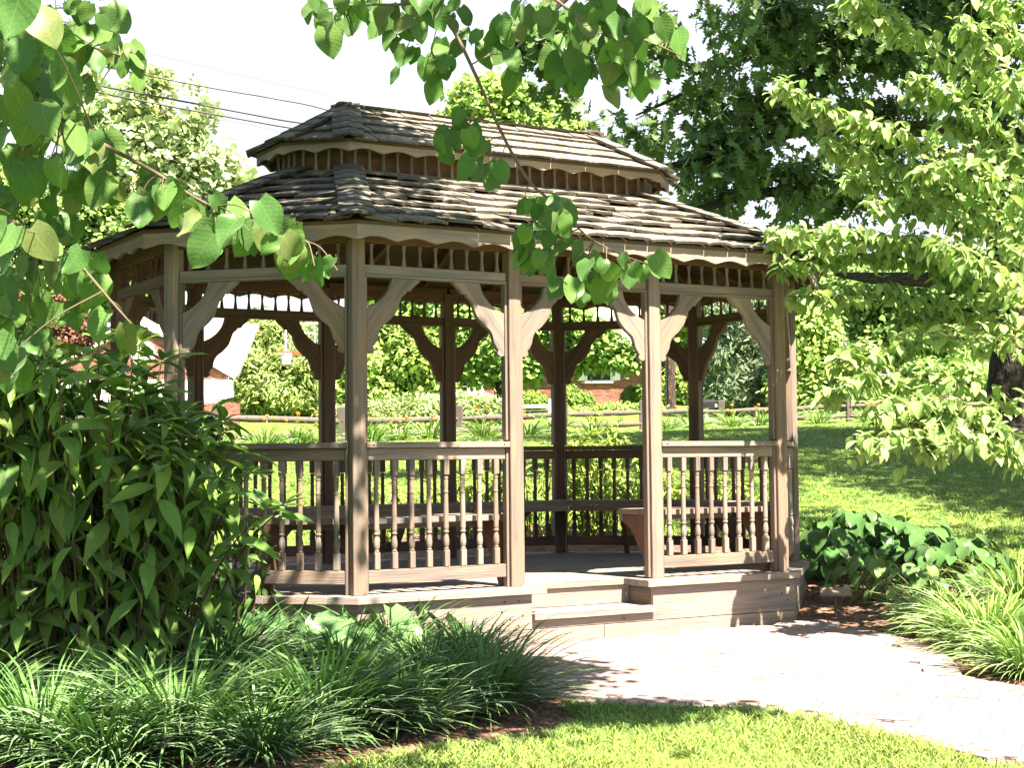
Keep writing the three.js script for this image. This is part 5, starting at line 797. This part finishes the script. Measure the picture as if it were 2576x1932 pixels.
  crown(t, 'crown', over, leafMat([0.10, 0.185, 0.055]), 900, [W(2.0, 4.5, 5.6, 0.7, 0.2, 0.22), W(1.5, 4.5, 6.8, 0.45, 0.2, 0.55), W(1.3, 4.6, 5.9, 0.4, 0.2, 0.3), W(0.4, 5.0, 8.1, 0.4, 0.25, 0.35)], 63, { gap: 0.2, gapScale: 0.3, smin: 0.8, smax: 1.3, lift: 0.9, power: 0.6 });
}
{ // dogwood: tiers of drooping pale leaves from the right edge
  const base = V(3.65, G(3.65, 10.2), -10.2), t = thing('dogwood', 'sunlit dogwood with tiers of pale drooping leaves at the right edge', 'tree', [base.x, base.y, base.z]), R = rng(601);
  const P = (x, y, d) => at(x, y, d).sub(base);
  part('trunk', tube([V(0, -0.2, 0), V(0.03, 0.6, 0), V(0.1, 1.6, -0.1), V(0.2, 2.8, -0.2), V(0.15, 4.2, -0.2)], [0.06, 0.05, 0.042, 0.03, 0.012], 9, 4), M.bark, t);
  const lg = [0, 1, 2, 3].map(k => leafGeo('dog', 0.112, 0.062, 0.5 + k * 0.22, 0.4, 5, 0.03, 50 + k, 0.006)), mats = pal([0.36, 0.53, 0.17], TONES, { transmission: 0.48, clearcoat: 0.3, map: leafTex, bumpMap: leafBump, bumpScale: 0.0012 }), lv = new Leaves(lg, mats), tw = [], brs = [];
  const tiers = [ // from the tip inwards, full-size pixels; depth; droop
    [[2150, 20], [2230, 60], [2330, 110], [2440, 190], [2600, 260], 8.9], [[2140, -20], [2200, -60], [2400, -60], [2600, 40], 8.7], [[1962, 228], [2050, 272], [2160, 310], [2290, 350], [2430, 400], [2620, 480], 8.9], [[2075, 352], [2160, 390], [2290, 430], [2420, 490], [2620, 560], 9.1], [[2300, 215], [2380, 250], [2480, 320], [2620, 420], 9.3],
    [[2420, 60], [2470, 130], [2530, 220], [2640, 330], 8.6], [[2480, 10], [2540, 80], [2640, 160], 9.2], [[2200, 520], [2270, 510], [2380, 540], [2480, 590], [2620, 650], 9.0], [[1950, 588], [2040, 600], [2150, 590], [2290, 610], [2430, 640], [2620, 700], 8.9], [[1965, 668], [2060, 650], [2180, 640], [2320, 660], [2460, 720], [2620, 780], 9.2],
    [[1998, 745], [2110, 748], [2237, 738], [2380, 770], [2500, 800], [2640, 860], 9.1], [[2110, 905], [2190, 890], [2280, 870], [2390, 850], [2500, 860], [2640, 900], 8.8], [[2080, 1000], [2150, 965], [2240, 950], [2340, 950], [2440, 970], [2640, 1060], 8.7], [[2205, 1040], [2280, 1020], [2360, 1010], [2450, 1050], [2560, 1130], [2640, 1200], 8.5],
    [[2180, 1125], [2230, 1095], [2310, 1080], [2390, 1040], [2480, 1070], [2600, 1170], 8.4], [[2330, 1140], [2370, 1110], [2430, 1100], [2520, 1130], [2620, 1200], 8.4], [[2330, 420], [2420, 420], [2500, 470], [2640, 520], 8.7], [[2360, 620], [2440, 660], [2520, 700], [2640, 760], 8.6], [[2380, 300], [2450, 350], [2530, 400], [2640, 470], 9.5], [[2140, 460], [2220, 455], [2330, 490], [2460, 540], [2640, 600], 9.5], [[2260, 820], [2340, 800], [2420, 800], [2520, 830], [2640, 880], 9.3]];
  for (const q of tiers) {
    const d = q[q.length - 1] * 1.16, pts = q.slice(0, -1).map(([x, y], i) => P(x, y, d + i * 0.05)); pts.push(V(0.1, pts[pts.length - 1].y - 0.05, pts[pts.length - 1].z * 0.5)); pts.reverse();
    part('branch', tube(pts, [0.016, 0.012, 0.009, 0.007, 0.005, 0.0025], 6, 3), M.bark, t); const c = new THREE.CatmullRomCurve3(pts, false, 'centripetal'), L = c.getLength(), n = Math.floor(L / 0.026);
    for (let k = 0; k < n; k++) {
      const f = lerp(0.22, 1, (k + R()) / n), p = c.getPoint(Math.min(1, f)), tg = c.getTangent(Math.min(1, f)), sd = k % 2 ? 1 : -1, side = V(-tg.z, 0, tg.x).normalize().multiplyScalar(sd), len = rr(R, 0.06, 0.26) * (f > 0.9 ? 0.5 : 1), e = p.clone().addScaledVector(side, len * rr(R, 0.3, 1)).addScaledVector(tg, len * 0.6).add(V(0, rr(R, -0.05, 0.10), 0));
      tw.push(tube([p, p.clone().lerp(e, 0.5).add(V(0, 0.01, 0)), e], [0.0028, 0.0015], 4, 1));
      const m = 3 + Math.floor(R() * 4); for (let i = 0; i < m; i++) { const w = p.clone().lerp(e, (i + 1) / m), a = R() * 6.283; const dir = V(Math.cos(a) * 0.8, -0.75 + rr(R, -0.35, 0.75), Math.sin(a) * 0.8); lv.add(leafMatrix(w.clone().add(V(rr(R, -0.03, 0.03), rr(R, -0.04, 0.03), rr(R, -0.03, 0.03))), dir, V(Math.cos(a) + rr(R, -0.5, 0.5), rr(R, 0.2, 1.2), Math.sin(a) + rr(R, -0.5, 0.5)), rr(R, 0.6, 1.15))); }
      if (R() < 0.3) for (const s of [-1, 1]) lv.add(leafMatrix(e, V(s * 0.8, 0.55, rr(R, -0.4, 0.4)), V(0, 1, 0.3), 0.5));
    }
  }
  part('twigs', merge(tw), M.twig, t).userData.kind = 'stuff'; lv.build(t, 300);
}

// ---------------------------------------------------------------- grass and litter
{
  const tuft = (seed, n, h, sp, w) => { const R = rng(seed); return bladeGeo(Array.from({ length: n }, () => [V(rr(R, -sp, sp), 0, rr(R, -sp, sp)), R() * 6.283, h * rr(R, 0.5, 1.2), rr(R, 0.9, 1.5), w * rr(R, 0.7, 1.3), rr(R, -0.5, 0.5)])); };
  const field = (name, geo, mat, n, box4, keep, seed, s0, s1, label) => {
    const R = rng(seed), im = shadows(new THREE.InstancedMesh(geo, mat, n)), c = new THREE.Color(), m = new THREE.Matrix4(), q = new THREE.Quaternion(), e = new THREE.Euler(); let k = 0, gd = 0;
    while (k < n && gd++ < n * 12) { const d = lerp(box4[2], box4[3], Math.pow(R(), box4[4] ?? 1)), x = rr(R, box4[0], box4[1]) * (box4[5] ? d * box4[5] : 1); if (!keep(x, d, R)) continue; const s = rr(R, s0, s1) * (0.85 + 0.3 * N3(x, d, 9)); m.compose(V(x, G(x, d) + 0.002, -d), q.setFromEuler(e.set(rr(R, -0.1, 0.1), R() * 6.283, rr(R, -0.1, 0.1))), V(s, s, s)); im.setMatrixAt(k, m); const b = rr(R, 0.75, 1.3) * (1 + 0.25 * N3(x * 0.8, d * 0.8, 3)), yl = 1 + 0.25 * N3(x * 0.5, d * 0.5, 8); c.setRGB(b * yl * rr(R, 0.9, 1.15), b, b * 0.9); im.setColorAt(k, c); k++; }
    im.count = k; im.name = numbered(name); im.userData = { kind: 'stuff', label, category: name === 'grass' ? 'grass' : 'mulch' }; scene.add(im);
  };
  const gm = leafMat([0.16, 0.25, 0.05], { transmission: 0.3, clearcoat: 0.1 });
  const off = (x, d) => inPoly(pathPts, x, d) || inPoly(bedRight, x, d) || inPoly(bedBack, x, d) || inGazebo(x, d) || world2gaz(x, d)[1] > -0.2 && Math.abs(world2gaz(x, d)[0]) < 2.7 && world2gaz(x, d)[1] < 3.1;
  const ragged = (x, d) => inPoly(bedLeft, x + N3(x * 4, d * 4, 1) * 0.1, d + N3(x * 4, d * 4, 5) * 0.1 + 0.03);
  field('grass', tuft(1, 14, 0.075, 0.05, 0.0042), gm, 9000, [-1.6, 2.7, 6.0, 8.2], (x, d) => !off(x, d) && !ragged(x, d) && N3(x * 2.3, d * 2.3, 6) > -0.42, 71, 0.7, 1.25, 'short sunlit grass at the bottom of the picture');
  field('grass', tuft(2, 16, 0.048, 0.09, 0.006), gm, 26000, [-0.36, 0.36, 11.5, 34, 1.25, 1], (x, d) => !off(x, d) && !(d < 13 && x < 0), 72, 0.8, 1.4, 'mown lawn grass behind and right of the gazebo');
  const chip = new THREE.BoxGeometry(0.045, 0.007, 0.016), cm = std([0.42, 0.30, 0.24], { roughness: 1 });
  field('wood_chips', chip, cm, 5000, [1.6, 5.2, 8.4, 12.6], (x, d) => inPoly(bedRight, x, d) && !inPoly(pathPts, x, d), 73, 0.5, 1.5, 'bark chips of the sunny right bed');
  field('wood_chips', chip, cm, 4500, [-2.6, 0.4, 6.6, 9.4], (x, d) => inPoly(bedLeft, x, d), 74, 0.5, 1.5, 'bark chips under the left grassy clumps');
}
renderer.render(scene, camera);
